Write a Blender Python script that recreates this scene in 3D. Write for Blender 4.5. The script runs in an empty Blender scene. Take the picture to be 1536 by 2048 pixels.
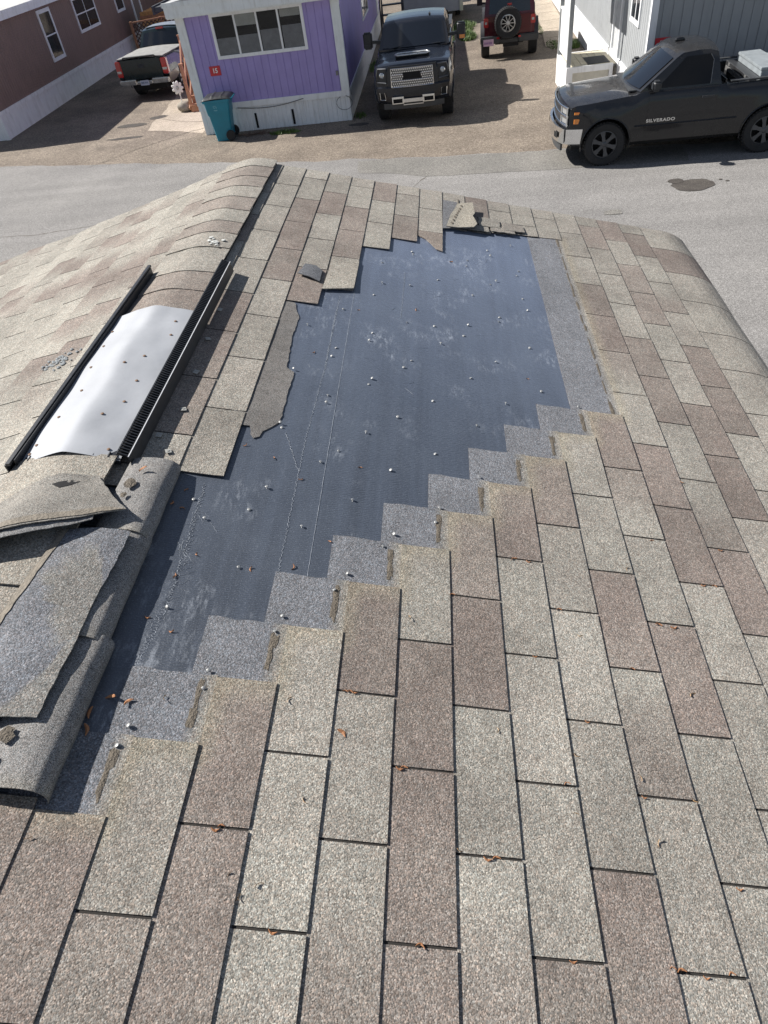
import bpy, bmesh, math, random
from mathutils import Vector, Matrix, noise
sc = bpy.context.scene
random.seed(7)
D = math.radians

# ------------------------------------------------------------------ camera
CAM = Vector((0.6531, -0.2975, 4.8))
cam_d = bpy.data.cameras.new('camera'); cam = bpy.data.objects.new('camera', cam_d)
sc.collection.objects.link(cam); sc.camera = cam
RX = Vector((0.992473, 0.055190, -0.109321)); RY = Vector((0.040523, 0.694396, 0.718452)); RZ = Vector((0.115564, -0.717474, 0.686932))
M = Matrix((RX, RY, RZ)).transposed().to_4x4(); M.translation = CAM
cam.matrix_world = M
cam_d.sensor_fit = 'VERTICAL'; cam_d.sensor_height = 36; cam_d.lens = 1329.4 / 2048 * 36
cam_d.clip_start = 0.05; cam_d.clip_end = 2000

# ------------------------------------------------------------------ light
SUN_EL, SUN_AZ = 42.0, -17.0          # direction the light travels, measured from +x
lv = Vector((math.cos(D(SUN_AZ)) * math.cos(D(SUN_EL)), math.sin(D(SUN_AZ)) * math.cos(D(SUN_EL)), -math.sin(D(SUN_EL))))
sd = bpy.data.lights.new('sun', 'SUN'); so = bpy.data.objects.new('sun', sd); sc.collection.objects.link(so)
sd.energy = 5.0; sd.angle = D(0.53); sd.color = (1.0, 0.955, 0.895)
so.rotation_euler = lv.to_track_quat('-Z', 'Y').to_euler(); so.location = (-30, 15, 40)
w = bpy.data.worlds.new('World'); sc.world = w; w.use_nodes = True
nt = w.node_tree; bg = nt.nodes['Background']
sky = nt.nodes.new('ShaderNodeTexSky'); sky.sky_type = 'NISHITA'; sky.sun_disc = False
sky.sun_elevation = D(SUN_EL)
src = -lv                                # towards the sun; rotation 0 = +Y, clockwise
sky.sun_rotation = math.atan2(src.x, src.y)
sky.altitude = 1500; sky.air_density = 1.0; sky.dust_density = 1.6
tcw = nt.nodes.new('ShaderNodeTexCoord'); cn = nt.nodes.new('ShaderNodeTexNoise'); cn.inputs['Scale'].default_value = 3.2
cn.inputs['Detail'].default_value = 7; cn.inputs['Roughness'].default_value = 0.6
cr = nt.nodes.new('ShaderNodeValToRGB'); cr.color_ramp.elements[0].position = 0.56; cr.color_ramp.elements[1].position = 0.68; cr.color_ramp.elements[0].color = (.14, .14, .14, 1)
cmix = nt.nodes.new('ShaderNodeMix'); cmix.data_type = 'RGBA'
nt.links.new(tcw.outputs['Generated'], cn.inputs['Vector']); nt.links.new(cn.outputs['Fac'], cr.inputs['Fac'])
nt.links.new(cr.outputs['Color'], cmix.inputs[0]); nt.links.new(sky.outputs['Color'], cmix.inputs[6])
cmix.inputs[7].default_value = (7, 7.2, 7.6, 1)
nt.links.new(cmix.outputs[2], bg.inputs['Color']); bg.inputs['Strength'].default_value = 0.050
sc.view_settings.view_transform = 'Standard'; sc.view_settings.look = 'None'
sc.view_settings.exposure = 0.76; sc.view_settings.gamma = 1

# ------------------------------------------------------------------ helpers
def link(o):
    sc.collection.objects.link(o); return o
def tag(o, label, cat=None, group=None, kind=None):
    if label: o['label'] = label
    if cat: o['category'] = cat
    if group: o['group'] = group
    if kind: o['kind'] = kind
    return o
def empty(name, loc, rz, label, cat, group=None):
    o = bpy.data.objects.new(name, None); o.location = loc; o.rotation_euler = (0, 0, rz); o.empty_display_size = .2
    link(o); return tag(o, label, cat, group)
def sharp(bm, ang=35):
    a = D(ang)
    for f in bm.faces: f.smooth = True
    for e in bm.edges:
        if len(e.link_faces) == 2:
            e.smooth = e.calc_face_angle(0) < a
def finish(name, bm, mat, parent=None, smooth=None, recalc=True):
    if recalc: bmesh.ops.recalc_face_normals(bm, faces=bm.faces)
    if smooth: sharp(bm, smooth)
    me = bpy.data.meshes.new(name); bm.to_mesh(me); bm.free()
    if isinstance(mat, (list, tuple)):
        for m in mat: me.materials.append(m)
    else: me.materials.append(mat)
    o = bpy.data.objects.new(name, me); link(o)
    if parent: o.parent = parent
    return o
def box(bm, x0, x1, y0, y1, z0, z1, mi=0):
    v = [bm.verts.new((x, y, z)) for x in (x0, x1) for y in (y0, y1) for z in (z0, z1)]
    for q in ((0, 1, 3, 2), (4, 6, 7, 5), (0, 4, 5, 1), (2, 3, 7, 6), (0, 2, 6, 4), (1, 5, 7, 3)):
        f = bm.faces.new([v[i] for i in q]); f.material_index = mi
    return v
def tf(vs, m):
    for v in vs: v.co = m @ v.co
def bbox(bm, a, b, w, h, mi=0, up=Vector((0, 0, 1))):
    """a bar of section w x h from a to b"""
    a, b = Vector(a), Vector(b); d = (b - a); L = d.length; d.normalize()
    s = d.cross(up)
    if s.length < 1e-4: s = Vector((1, 0, 0))
    s.normalize(); u = s.cross(d)
    vs = []
    for t in (a, b):
        for i, j in ((-1, -1), (1, -1), (1, 1), (-1, 1)): vs.append(bm.verts.new(t + s * i * w / 2 + u * j * h / 2))
    for q in ((3, 2, 1, 0), (4, 5, 6, 7), (0, 1, 5, 4), (1, 2, 6, 5), (2, 3, 7, 6), (3, 0, 4, 7)):
        f = bm.faces.new([vs[i] for i in q]); f.material_index = mi
    return vs
def tube(bm, pts, r, n=8, closed=False, taper=None):
    rings = []; pts = [Vector(p) for p in pts]
    for i, p in enumerate(pts):
        a = pts[max(i - 1, 0)]; b = pts[min(i + 1, len(pts) - 1)]
        d = (b - a).normalized(); s = d.cross(Vector((0, 0, 1)))
        if s.length < 1e-3: s = d.cross(Vector((0, 1, 0)))
        s.normalize(); u = s.cross(d); rr = r * (taper[i] if taper else 1)
        rings.append([bm.verts.new(p + s * math.cos(2 * math.pi * k / n) * rr + u * math.sin(2 * math.pi * k / n) * rr) for k in range(n)])
    for i in range(len(rings) - 1):
        for k in range(n): bm.faces.new((rings[i][k], rings[i][(k + 1) % n], rings[i + 1][(k + 1) % n], rings[i + 1][k]))
    bm.faces.new(rings[0][::-1]); bm.faces.new(rings[-1])
def lathe(bm, prof, n, axis='y', c=(0, 0, 0), mi=0, cap=True):
    """profile of (radius, offset along axis)"""
    rings = []
    for r, h in prof:
        ring = []
        for k in range(n):
            a = 2 * math.pi * k / n
            p = {'y': (r * math.cos(a), h, r * math.sin(a)), 'z': (r * math.cos(a), r * math.sin(a), h), 'x': (h, r * math.cos(a), r * math.sin(a))}[axis]
            ring.append(bm.verts.new(Vector(p) + Vector(c)))
        rings.append(ring)
    for i in range(len(rings) - 1):
        for k in range(n):
            f = bm.faces.new((rings[i][k], rings[i][(k + 1) % n], rings[i + 1][(k + 1) % n], rings[i + 1][k])); f.material_index = mi
    for rg in (rings[0], rings[-1]):
        if cap:
            f = bm.faces.new(rg); f.material_index = mi
def grid(bm, nu, nv, fn, close=False):
    vs = [[bm.verts.new(fn(i / nu, j / nv)) for j in range(nv + 1)] for i in range(nu + 1)]
    for i in range(nu):
        for j in range(nv): bm.faces.new((vs[i][j], vs[i + 1][j], vs[i + 1][j + 1], vs[i][j + 1]))
    return vs
def slab(bm, nu, nv, fn, off):
    """closed sheet: top surface fn(a,b), underside shifted by off"""
    T = [[bm.verts.new(fn(i / nu, j / nv)) for j in range(nv + 1)] for i in range(nu + 1)]
    B = [[bm.verts.new(T[i][j].co + off) for j in range(nv + 1)] for i in range(nu + 1)]
    for i in range(nu):
        for j in range(nv):
            bm.faces.new((T[i][j], T[i + 1][j], T[i + 1][j + 1], T[i][j + 1])); bm.faces.new((B[i][j], B[i][j + 1], B[i + 1][j + 1], B[i + 1][j]))
    for i in range(nu):
        bm.faces.new((T[i][0], B[i][0], B[i + 1][0], T[i + 1][0])); bm.faces.new((T[i][nv], T[i + 1][nv], B[i + 1][nv], B[i][nv]))
    for j in range(nv):
        bm.faces.new((T[0][j], T[0][j + 1], B[0][j + 1], B[0][j])); bm.faces.new((T[nu][j], B[nu][j], B[nu][j + 1], T[nu][j + 1]))
def prism(bm, poly, z0, z1, mi=0):
    lo = [bm.verts.new((x, y, z0)) for x, y in poly]; hi = [bm.verts.new((x, y, z1)) for x, y in poly]; n = len(poly)
    fs = [bm.faces.new(hi), bm.faces.new(lo[::-1])] + [bm.faces.new((lo[i], lo[(i + 1) % n], hi[(i + 1) % n], hi[i])) for i in range(n)]
    for f in fs: f.material_index = mi
def text_obj(name, body, size, mat, parent, loc, rot, depth=.004, wide=1.0, spacing=1.0, bold=0):
    c = bpy.data.curves.new(name, 'FONT'); c.body = body; c.size = size; c.extrude = depth; c.align_x = 'CENTER'; c.align_y = 'CENTER'
    c.space_character = spacing; c.offset = bold
    t = bpy.data.objects.new(name + '_curve', c); link(t)
    me = bpy.data.meshes.new_from_object(t.evaluated_get(bpy.context.evaluated_depsgraph_get()))
    bpy.data.objects.remove(t); bpy.data.curves.remove(c)
    me.name = name; me.materials.clear(); me.materials.append(mat)
    o = bpy.data.objects.new(name, me); link(o); o.parent = parent; o.location = loc; o.rotation_euler = rot; o.scale = (wide, 1, 1)
    return o

# ------------------------------------------------------------------ materials
def new_mat(name):
    m = bpy.data.materials.new(name); m.use_nodes = True
    return m, m.node_tree, m.node_tree.nodes['Principled BSDF']
def N(nt, t, **k):
    n = nt.nodes.new(t)
    for a, b in k.items():
        if a in n.inputs: n.inputs[a].default_value = b
        else: setattr(n, a, b)
    return n
def ramp(nt, fac, stops):
    r = nt.nodes.new('ShaderNodeValToRGB'); e = r.color_ramp.elements
    while len(e) < len(stops): e.new(0.5)
    for i, (p, c) in enumerate(stops):
        e[i].position = p; e[i].color = (c, c, c, 1) if not hasattr(c, '__len__') else (*c, 1)
    nt.links.new(fac, r.inputs['Fac']); return r.outputs['Color']
def mixc(nt, fac, a, b, mode='MIX'):
    m = nt.nodes.new('ShaderNodeMix'); m.data_type = 'RGBA'; m.blend_type = mode
    for s, i in ((fac, 0), (a, 6), (b, 7)):
        if isinstance(s, bpy.types.NodeSocket): nt.links.new(s, m.inputs[i])
        elif i == 0: m.inputs[0].default_value = s
        else: m.inputs[i].default_value = (*s, 1) if len(s) == 3 else s
    return m.outputs[2]
def simple(name, col, rough=.6, metal=0, spec=.5, var=.12, vscale=6, bump=0, bscale=60, coat=0, grunge=None):
    m, nt, b = new_mat(name); tc = N(nt, 'ShaderNodeTexCoord')
    n = N(nt, 'ShaderNodeTexNoise', Scale=vscale, Detail=6.0, Roughness=.6); nt.links.new(tc.outputs['Object'], n.inputs['Vector'])
    c = mixc(nt, ramp(nt, n.outputs['Fac'], [(.3, 0.0), (.7, 1.0)]), tuple(x * (1 - var) for x in col), tuple(min(1, x * (1 + var)) for x in col))
    if grunge:
        n2 = N(nt, 'ShaderNodeTexNoise', Scale=vscale * .45, Detail=8.0, Roughness=.7)
        mp = N(nt, 'ShaderNodeMapping'); mp.inputs['Scale'].default_value = (4, 4, .6); nt.links.new(tc.outputs['Object'], mp.inputs['Vector']); nt.links.new(mp.outputs[0], n2.inputs['Vector'])
        c = mixc(nt, ramp(nt, n2.outputs['Fac'], [(.5, 0.0), (.75, .8)]), c, grunge)
    nt.links.new(c, b.inputs['Base Color'])
    b.inputs['Roughness'].default_value = rough; b.inputs['Metallic'].default_value = metal; b.inputs['Specular IOR Level'].default_value = spec
    if coat: b.inputs['Coat Weight'].default_value = coat; b.inputs['Coat Roughness'].default_value = .04
    r = ramp(nt, n.outputs['Fac'], [(.2, max(0, rough - .07)), (.8, min(1, rough + .07))]); nt.links.new(r, b.inputs['Roughness'])
    if bump:
        bn = N(nt, 'ShaderNodeTexNoise', Scale=bscale, Detail=4.0); nt.links.new(tc.outputs['Object'], bn.inputs['Vector'])
        bp = N(nt, 'ShaderNodeBump', Strength=bump, Distance=.01); nt.links.new(bn.outputs['Fac'], bp.inputs['Height']); nt.links.new(bp.outputs[0], b.inputs['Normal'])
    return m

def shingle_mat(name, tabs=True, light=(.290, .275, .240), brown=(.203, .171, .150), blue=(.165, .171, .184), fine=1.0, grain=1.0):
    m, nt, b = new_mat(name); L = nt.links
    tc = N(nt, 'ShaderNodeTexCoord'); at = N(nt, 'ShaderNodeAttribute', attribute_name='tint')
    sep = N(nt, 'ShaderNodeSeparateColor'); L.new(at.outputs['Color'], sep.inputs[0])
    # slow mottling
    n1 = N(nt, 'ShaderNodeTexNoise', Scale=9.0, Detail=5.0, Roughness=.6); L.new(tc.outputs['Object'], n1.inputs['Vector'])
    n2 = N(nt, 'ShaderNodeTexNoise', Scale=45.0, Detail=3.0, Roughness=.6); L.new(tc.outputs['Object'], n2.inputs['Vector'])
    addb = N(nt, 'ShaderNodeMath', operation='MULTIPLY_ADD'); L.new(n1.outputs['Fac'], addb.inputs[0]); addb.inputs[1].default_value = .8
    sub = N(nt, 'ShaderNodeMath', operation='SUBTRACT'); L.new(sep.outputs[0], sub.inputs[0]); sub.inputs[1].default_value = .40; L.new(sub.outputs[0], addb.inputs[2])
    base = mixc(nt, addb.outputs[0], light, brown)
    base = mixc(nt, sep.outputs[2], base, blue)
    base = mixc(nt, at.outputs['Alpha'], base, (.29, .258, .19))
    br = N(nt, 'ShaderNodeMath', operation='MULTIPLY_ADD'); L.new(sep.outputs[1], br.inputs[0]); br.inputs[1].default_value = .5; br.inputs[2].default_value = .75
    base = mixc(nt, 1.0, base, (1, 1, 1), 'MULTIPLY'); mm = base.node; L.new(br.outputs[0], mm.inputs[7])
    n6 = N(nt, 'ShaderNodeTexNoise', Scale=3.4, Detail=8.0, Roughness=.65); L.new(tc.outputs['Object'], n6.inputs['Vector'])
    base = mixc(nt, 1.0, base, (1, 1, 1), 'MULTIPLY'); L.new(ramp(nt, n6.outputs['Fac'], [(.32, .80), (.5, 1.0), (.68, 1.14)]), base.node.inputs[7])
    m2 = mixc(nt, 1.0, base, (1, 1, 1), 'MULTIPLY'); L.new(ramp(nt, n2.outputs['Fac'], [(.3, .86), (.7, 1.1)]), m2.node.inputs[7])
    # granules
    vo = N(nt, 'ShaderNodeTexVoronoi', Scale=420.0 * fine); L.new(tc.outputs['Object'], vo.inputs['Vector'])
    sc1 = N(nt, 'ShaderNodeSeparateColor'); L.new(vo.outputs['Color'], sc1.inputs[0])
    g = 1 / grain
    gr = ramp(nt, sc1.outputs[0], [(0, .48 ** g), (.3, .78 ** g), (.62, 1.0), (.86, 1.28), (1, 1.75)])
    m3 = mixc(nt, 1.0, m2, (1, 1, 1), 'MULTIPLY'); L.new(gr, m3.node.inputs[7])
    hue = ramp(nt, sc1.outputs[1], [(0, (1.06, .97, .93)), (.5, (1, 1, 1)), (1, (.94, 1.01, 1.06))])
    m4 = mixc(nt, 1.0, m3, (1, 1, 1), 'MULTIPLY'); L.new(hue, m4.node.inputs[7])
    L.new(m4, b.inputs['Base Color']); b.inputs['Roughness'].default_value = .9; b.inputs['Specular IOR Level'].default_value = .25
    v2 = N(nt, 'ShaderNodeTexVoronoi', Scale=420.0 * fine); v2.feature = 'SMOOTH_F1'; L.new(tc.outputs['Object'], v2.inputs['Vector'])
    n3 = N(nt, 'ShaderNodeTexNoise', Scale=150.0 * fine, Detail=2.0); L.new(tc.outputs['Object'], n3.inputs['Vector'])
    hs = N(nt, 'ShaderNodeMath', operation='MULTIPLY_ADD'); L.new(n3.outputs['Fac'], hs.inputs[0]); hs.inputs[1].default_value = 1.2
    inv = N(nt, 'ShaderNodeMath', operation='SUBTRACT'); inv.inputs[0].default_value = 1; L.new(v2.outputs['Distance'], inv.inputs[1]); L.new(inv.outputs[0], hs.inputs[2])
    bp = N(nt, 'ShaderNodeBump', Strength=.55 * grain, Distance=.0016); L.new(hs.outputs[0], bp.inputs['Height']); L.new(bp.outputs[0], b.inputs['Normal'])
    return m

def ground_mat(name, c0, c1, scale, speck=120., bump=.5, spots=None, fine=26., amp=.2, streak=0):
    m, nt, b = new_mat(name); L = nt.links; tc = N(nt, 'ShaderNodeTexCoord')
    n1 = N(nt, 'ShaderNodeTexNoise', Scale=scale, Detail=9.0, Roughness=.62); L.new(tc.outputs['Object'], n1.inputs['Vector'])
    c = mixc(nt, ramp(nt, n1.outputs['Fac'], [(.32, 0.0), (.68, 1.0)]), c0, c1)
    v = N(nt, 'ShaderNodeTexVoronoi', Scale=speck); L.new(tc.outputs['Object'], v.inputs['Vector']); s = N(nt, 'ShaderNodeSeparateColor'); L.new(v.outputs['Color'], s.inputs[0])
    k = mixc(nt, 1.0, c, (1, 1, 1), 'MULTIPLY'); L.new(ramp(nt, s.outputs[0], [(0, .5), (.3, .85), (.7, 1.05), (1, 1.6)]), k.node.inputs[7])
    n2 = N(nt, 'ShaderNodeTexNoise', Scale=fine, Detail=6.0, Roughness=.7); L.new(tc.outputs['Object'], n2.inputs['Vector'])
    k2 = mixc(nt, 1.0, k, (1, 1, 1), 'MULTIPLY'); L.new(ramp(nt, n2.outputs['Fac'], [(.3, 1 - amp), (.7, 1 + amp)]), k2.node.inputs[7])
    out = k2
    if streak:
        ms = N(nt, 'ShaderNodeMapping'); ms.inputs['Scale'].default_value = (.10, 1.3, 1); ms.inputs['Rotation'].default_value = (0, 0, .2); L.new(tc.outputs['Object'], ms.inputs['Vector'])
        ns = N(nt, 'ShaderNodeTexNoise', Scale=1.0, Detail=7.0, Roughness=.6); L.new(ms.outputs[0], ns.inputs['Vector'])
        k3 = mixc(nt, 1.0, out, (1, 1, 1), 'MULTIPLY'); L.new(ramp(nt, ns.outputs['Fac'], [(.3, 1 - streak), (.7, 1 + streak)]), k3.node.inputs[7]); out = k3
    if spots:
        n4 = N(nt, 'ShaderNodeTexNoise', Scale=spots[0], Detail=5.0, Roughness=.6); L.new(tc.outputs['Object'], n4.inputs['Vector'])
        out = mixc(nt, ramp(nt, n4.outputs['Fac'], [(spots[1], 0.0), (spots[1] + .12, .75)]), out, spots[2])
    L.new(out, b.inputs['Base Color']); b.inputs['Roughness'].default_value = .92; b.inputs['Specular IOR Level'].default_value = .25
    h = N(nt, 'ShaderNodeMath', operation='ADD'); L.new(n2.outputs['Fac'], h.inputs[0]); L.new(s.outputs[0], h.inputs[1])
    bp = N(nt, 'ShaderNodeBump', Strength=bump, Distance=.012); L.new(h.outputs[0], bp.inputs['Height']); L.new(bp.outputs[0], b.inputs['Normal'])
    return m
def paint(name, col, metal=.0, rough=.25, dust=.0):
    m = simple(name, col, rough=rough, metal=metal, var=.05, vscale=3, coat=.8, spec=.15)
    if dust:
        nt = m.node_tree; b = nt.nodes['Principled BSDF']; tc = N(nt, 'ShaderNodeTexCoord')
        n = N(nt, 'ShaderNodeTexNoise', Scale=9.0, Detail=8.0, Roughness=.7); nt.links.new(tc.outputs['Object'], n.inputs['Vector'])
        old = b.inputs['Base Color'].links[0].from_socket
        f0 = ramp(nt, n.outputs['Fac'], [(.42, dust * .4), (.7, dust)])
        ge = N(nt, 'ShaderNodeNewGeometry'); sx = N(nt, 'ShaderNodeSeparateXYZ'); nt.links.new(ge.outputs['True Normal'], sx.inputs[0])
        mu = N(nt, 'ShaderNodeMath', operation='MULTIPLY'); nt.links.new(f0, mu.inputs[0]); nt.links.new(ramp(nt, sx.outputs['Z'], [(.5, .08), (.9, 1.0)]), mu.inputs[1]); f = mu.outputs[0]
        nt.links.new(mixc(nt, f, old, (.30, .275, .24)), b.inputs['Base Color'])
        r = ramp(nt, n.outputs['Fac'], [(.42, .05), (.7, .16)]); nt.links.new(r, b.inputs['Coat Roughness'])
    return m
def glass_mat(name, tint=(.02, .025, .03), clear=0.0):
    m, nt, b = new_mat(name)
    b.inputs['Base Color'].default_value = (*tint, 1); b.inputs['Roughness'].default_value = .04; b.inputs['Specular IOR Level'].default_value = .8
    tc = N(nt, 'ShaderNodeTexCoord'); n = N(nt, 'ShaderNodeTexNoise', Scale=5.0, Detail=5.0); nt.links.new(tc.outputs['Object'], n.inputs['Vector'])
    nt.links.new(ramp(nt, n.outputs['Fac'], [(.4, .03), (.75, .12)]), b.inputs['Roughness'])
    if clear: b.inputs['Alpha'].default_value = 1 - clear
    return m

MAT = {}
MAT['shingle'] = shingle_mat('shingle_granules')
MAT['smooth_shingle'] = shingle_mat('worn_cap_granules', light=(.218, .217, .212), brown=(.185, .170, .155), blue=(.155, .165, .185), fine=2.0, grain=.5)
MAT['tar'] = simple('tar_sealant', (.12, .10, .075), rough=.75, var=.35, vscale=90, bump=.6, bscale=250)
MAT['adhesive'] = simple('adhesive_strip', (.20, .175, .14), rough=.8, var=.25, vscale=25, bump=.4, bscale=150)
MAT['nail'] = simple('galvanised_nail', (.33, .335, .33), rough=.5, metal=.4, var=.3, vscale=120)
MAT['screw_dark'] = simple('rusty_screw', (.16, .09, .05), rough=.7, var=.4, vscale=120)
MAT['aluminium'] = simple('weathered_aluminium', (.345, .36, .385), rough=.72, metal=.1, var=.10, vscale=5, bump=.12, bscale=14)
MAT['black_plastic'] = simple('black_plastic', (.022, .024, .028), rough=.45, var=.3, vscale=25)
MAT['black_soft'] = simple('dark_void', (.006, .006, .007), rough=.9)
MAT['rubber'] = simple('tyre_rubber', (.022, .022, .023), rough=.85, var=.3, vscale=20, bump=.3, bscale=90)
MAT['chrome'] = simple('chrome', (.78, .79, .80), rough=.14, metal=1, var=.05)
MAT['dull_alloy'] = simple('dull_alloy', (.17, .175, .185), rough=.38, metal=.9, var=.15)
MAT['dark_alloy'] = simple('dark_alloy', (.085, .09, .10), rough=.4, metal=.8, var=.15)
MAT['bright_alloy'] = simple('bright_alloy', (.66, .66, .65), rough=.3, metal=.8)
MAT['wood'] = simple('cedar_wood', (.36, .175, .095), rough=.7, var=.25, vscale=14, bump=.3)
MAT['wood_light'] = simple('fence_wood', (.50, .27, .10), rough=.7, var=.25, vscale=10, bump=.3)
MAT['white_paint'] = simple('white_paint', (.80, .81, .82), rough=.55, var=.05, vscale=4, grunge=(.55, .54, .52))
MAT['cream_trim'] = simple('cream_trim', (.74, .77, .77), rough=.55, var=.06, vscale=5, grunge=(.5, .5, .47))
MAT['purple'] = simple('purple_siding', (.34, .28, .57), rough=.6, var=.09, vscale=2.2, bump=.08, bscale=9, grunge=(.27, .21, .48))
MAT['brown'] = simple('brown_siding', (.235, .16, .135), rough=.65, var=.08, vscale=2.5, grunge=(.18, .12, .10))
MAT['grey'] = simple('grey_siding', (.31, .325, .335), rough=.65, var=.06, vscale=2.5, grunge=(.25, .265, .275))
MAT['glass'] = glass_mat('window_glass')
MAT['glass_clear'] = glass_mat('clear_window_glass', (.02, .022, .026), .78)
MAT['tint_glass'] = glass_mat('vehicle_glass', (.006, .008, .012))
MAT['side_glass'] = glass_mat('vehicle_side_glass', (.003, .003, .004)); MAT['side_glass'].node_tree.nodes['Principled BSDF'].inputs['Specular IOR Level'].default_value = .3
MAT['red_sign'] = simple('red_sign_paint', (.56, .035, .045), rough=.5)
MAT['white_letter'] = simple('white_lettering', (.82, .82, .8), rough=.5, var=.03)
MAT['teal'] = simple('teal_plastic', (.010, .20, .29), rough=.42, var=.1, vscale=4)
MAT['red_lens'] = simple('red_lens', (.42, .008, .012), rough=.15, coat=1)
MAT['amber'] = simple('amber_lens', (.75, .24, .03), rough=.2, coat=1)
MAT['lamp_lens'] = simple('lamp_lens', (.46, .48, .50), rough=.12, metal=.5, coat=1)
MAT['dark_frame'] = simple('underbody', (.012, .012, .013), rough=.8)
MAT['twig'] = simple('dry_bud_scale', (.34, .155, .07), rough=.75, var=.35, vscale=70)
MAT['needle'] = simple('dry_needle', (.42, .27, .14), rough=.8, var=.3, vscale=60)
MAT['stone'] = simple('stone', (.26, .235, .19), rough=.9, var=.3, vscale=9, bump=.6, bscale=20)
def leafy(name, a, b_):
    m, nt, b = new_mat(name); tc = N(nt, 'ShaderNodeTexCoord'); n = N(nt, 'ShaderNodeTexNoise', Scale=9.0, Detail=4.0); nt.links.new(tc.outputs['Object'], n.inputs['Vector'])
    nt.links.new(mixc(nt, ramp(nt, n.outputs['Fac'], [(.35, 0.0), (.65, 1.0)]), a, b_), b.inputs['Base Color']); b.inputs['Roughness'].default_value = .6
    b.inputs['Transmission Weight'].default_value = 0.0; return m
MAT['weed'] = leafy('weed_leaf', (.055, .11, .022), (.13, .20, .05))
MAT['petal'] = simple('white_petal', (.75, .75, .72), rough=.6)
MAT['asphalt'] = ground_mat('road_asphalt', (.196, .190, .184), (.248, .240, .230), .5, 110., .2, fine=24., amp=.13, streak=.12)
MAT['patch'] = ground_mat('patched_asphalt', (.165, .16, .148), (.215, .205, .188), .9, 90., .3, fine=14., amp=.15)
MAT['drive'] = ground_mat('gravel_driveway', (.160, .133, .108), (.265, .224, .180), .6, 55., .7, spots=(.7, .60, (.13, .11, .092)), fine=11., amp=.22)
MAT['slabs'] = ground_mat('concrete_slab', (.33, .285, .23), (.42, .36, .29), .8, 150., .2, fine=9.)
MAT['dirt'] = ground_mat('dirt', (.20, .16, .125), (.30, .25, .19), .8, 60., .8)
MAT['oil'] = ground_mat('oil_stain', (.06, .054, .05), (.10, .09, .08), 3., 160., .3)
MAT['crack'] = simple('crack_filler', (.10, .085, .065), rough=.9)

# ================================================================== OUR ROOF
XR, ZR, CW, TB = -0.405, 3.7479, 0.127, 0.305
TH = {1: 0.25353, -1: math.radians(13.9)}
def wav(side, u, v):
    a = noise.noise(Vector((u * .22 + side * 9, v * .5, 1.3))) * .006 + noise.noise(Vector((u * .9, v * 1.1, side * 7.))) * .0016
    if side < 0: a += noise.noise(Vector((u * .35, v * .32, 4.))) * .012 + math.sin((u + v * .4) * 1.15) * .003
    return a * min(1, max(0, abs(u) - .2))
UB = 18.35                                  # the shingles roll over the eave from here on
def P(side, u, v, h=0.0):
    t = TH[side]; n = Vector((side * math.sin(t), 0, math.cos(t))); d = Vector((side * math.cos(t), 0, -math.sin(t)))
    o = Vector((XR, v * TB, ZR)); hh = h + wav(side, u, v)
    if u <= UB: return o + d * (u * CW) + n * hh
    R = .30; s = (u - UB) * CW; a = min(s / R, .42); rest = s - a * R
    c = o + d * (UB * CW) - n * R
    nn = n * math.cos(a) + d * math.sin(a); dd = d * math.cos(a) - n * math.sin(a)
    return c + nn * (R + hh) + dd * rest
def ridge(s, v, h=0.0, r=.06):
    """surface draped over the ridge, s metres from it (+ = right slope)"""
    t = TH[1] if s > 0 else TH[-1]
    q = math.sqrt(s * s + r * r) - r
    return Vector((XR + s * math.cos(t), v * TB, ZR - q * math.sin(t) * 1.0 + h))
HOME = empty('mobile_home', (XR, -1.0, 0), 0, 'the home underfoot with the weathered shingle roof and the bared dark underlayment', 'mobile home')
def kid(name, bm, mat, parent=HOME, smooth=None, recalc=True, label=None):
    """meshes of the roof are written in world coordinates; shift them under their parent"""
    o = finish(name, bm, mat, None, smooth, recalc)
    base = Vector((XR, -1.0, 0)); o.data.transform(Matrix.Translation(-base))
    o.parent = parent
    if label: o['label'] = label
    return o
def paint_attr(o, fn):
    a = o.data.color_attributes.new('tint', 'FLOAT_COLOR', 'POINT')
    for i, v in enumerate(o.data.vertices): a.data[i].color = fn(v.co)
VN, VF = -9.0, 11.93
# walls and deck below
bm = bmesh.new()
xe0, xe1 = XR - 2.28, XR + 2.2
prism(bm, [(xe0, VN * TB + .1), (xe1, VN * TB + .1), (xe1, VF * TB - .15), (xe0, VF * TB - .15)], 0, 3.05)
kid('wall', bm, simple('own_wall', (.45, .43, .40), rough=.7))
bm = bmesh.new()
for sd_ in (1, -1):
    slab(bm, 24, 12, lambda a, b, s=sd_: P(s, a * 19.2, VN + (VF - VN) * b, -.006), Vector((0, 0, -.05)))
kid('roof_deck', bm, simple('osb_deck', (.30, .21, .13), rough=.9))
# gable infill
for vv in (VF - .55, VN + .4):
    bm = bmesh.new(); vs = [bm.verts.new(p) for p in ((xe0, vv * TB, 3.0), (xe1, vv * TB, 3.0), (xe1, vv * TB, 3.14), (XR, vv * TB, ZR - .07), (xe0, vv * TB, 3.14))]
    f = bm.faces.new(vs); r = bmesh.ops.extrude_face_region(bm, geom=[f]); 
    for e in r['geom']:
        if isinstance(e, bmesh.types.BMVert): e.co.y -= .05
    kid('gable', bm, simple('own_gable', (.45, .43, .40), rough=.7))

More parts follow.
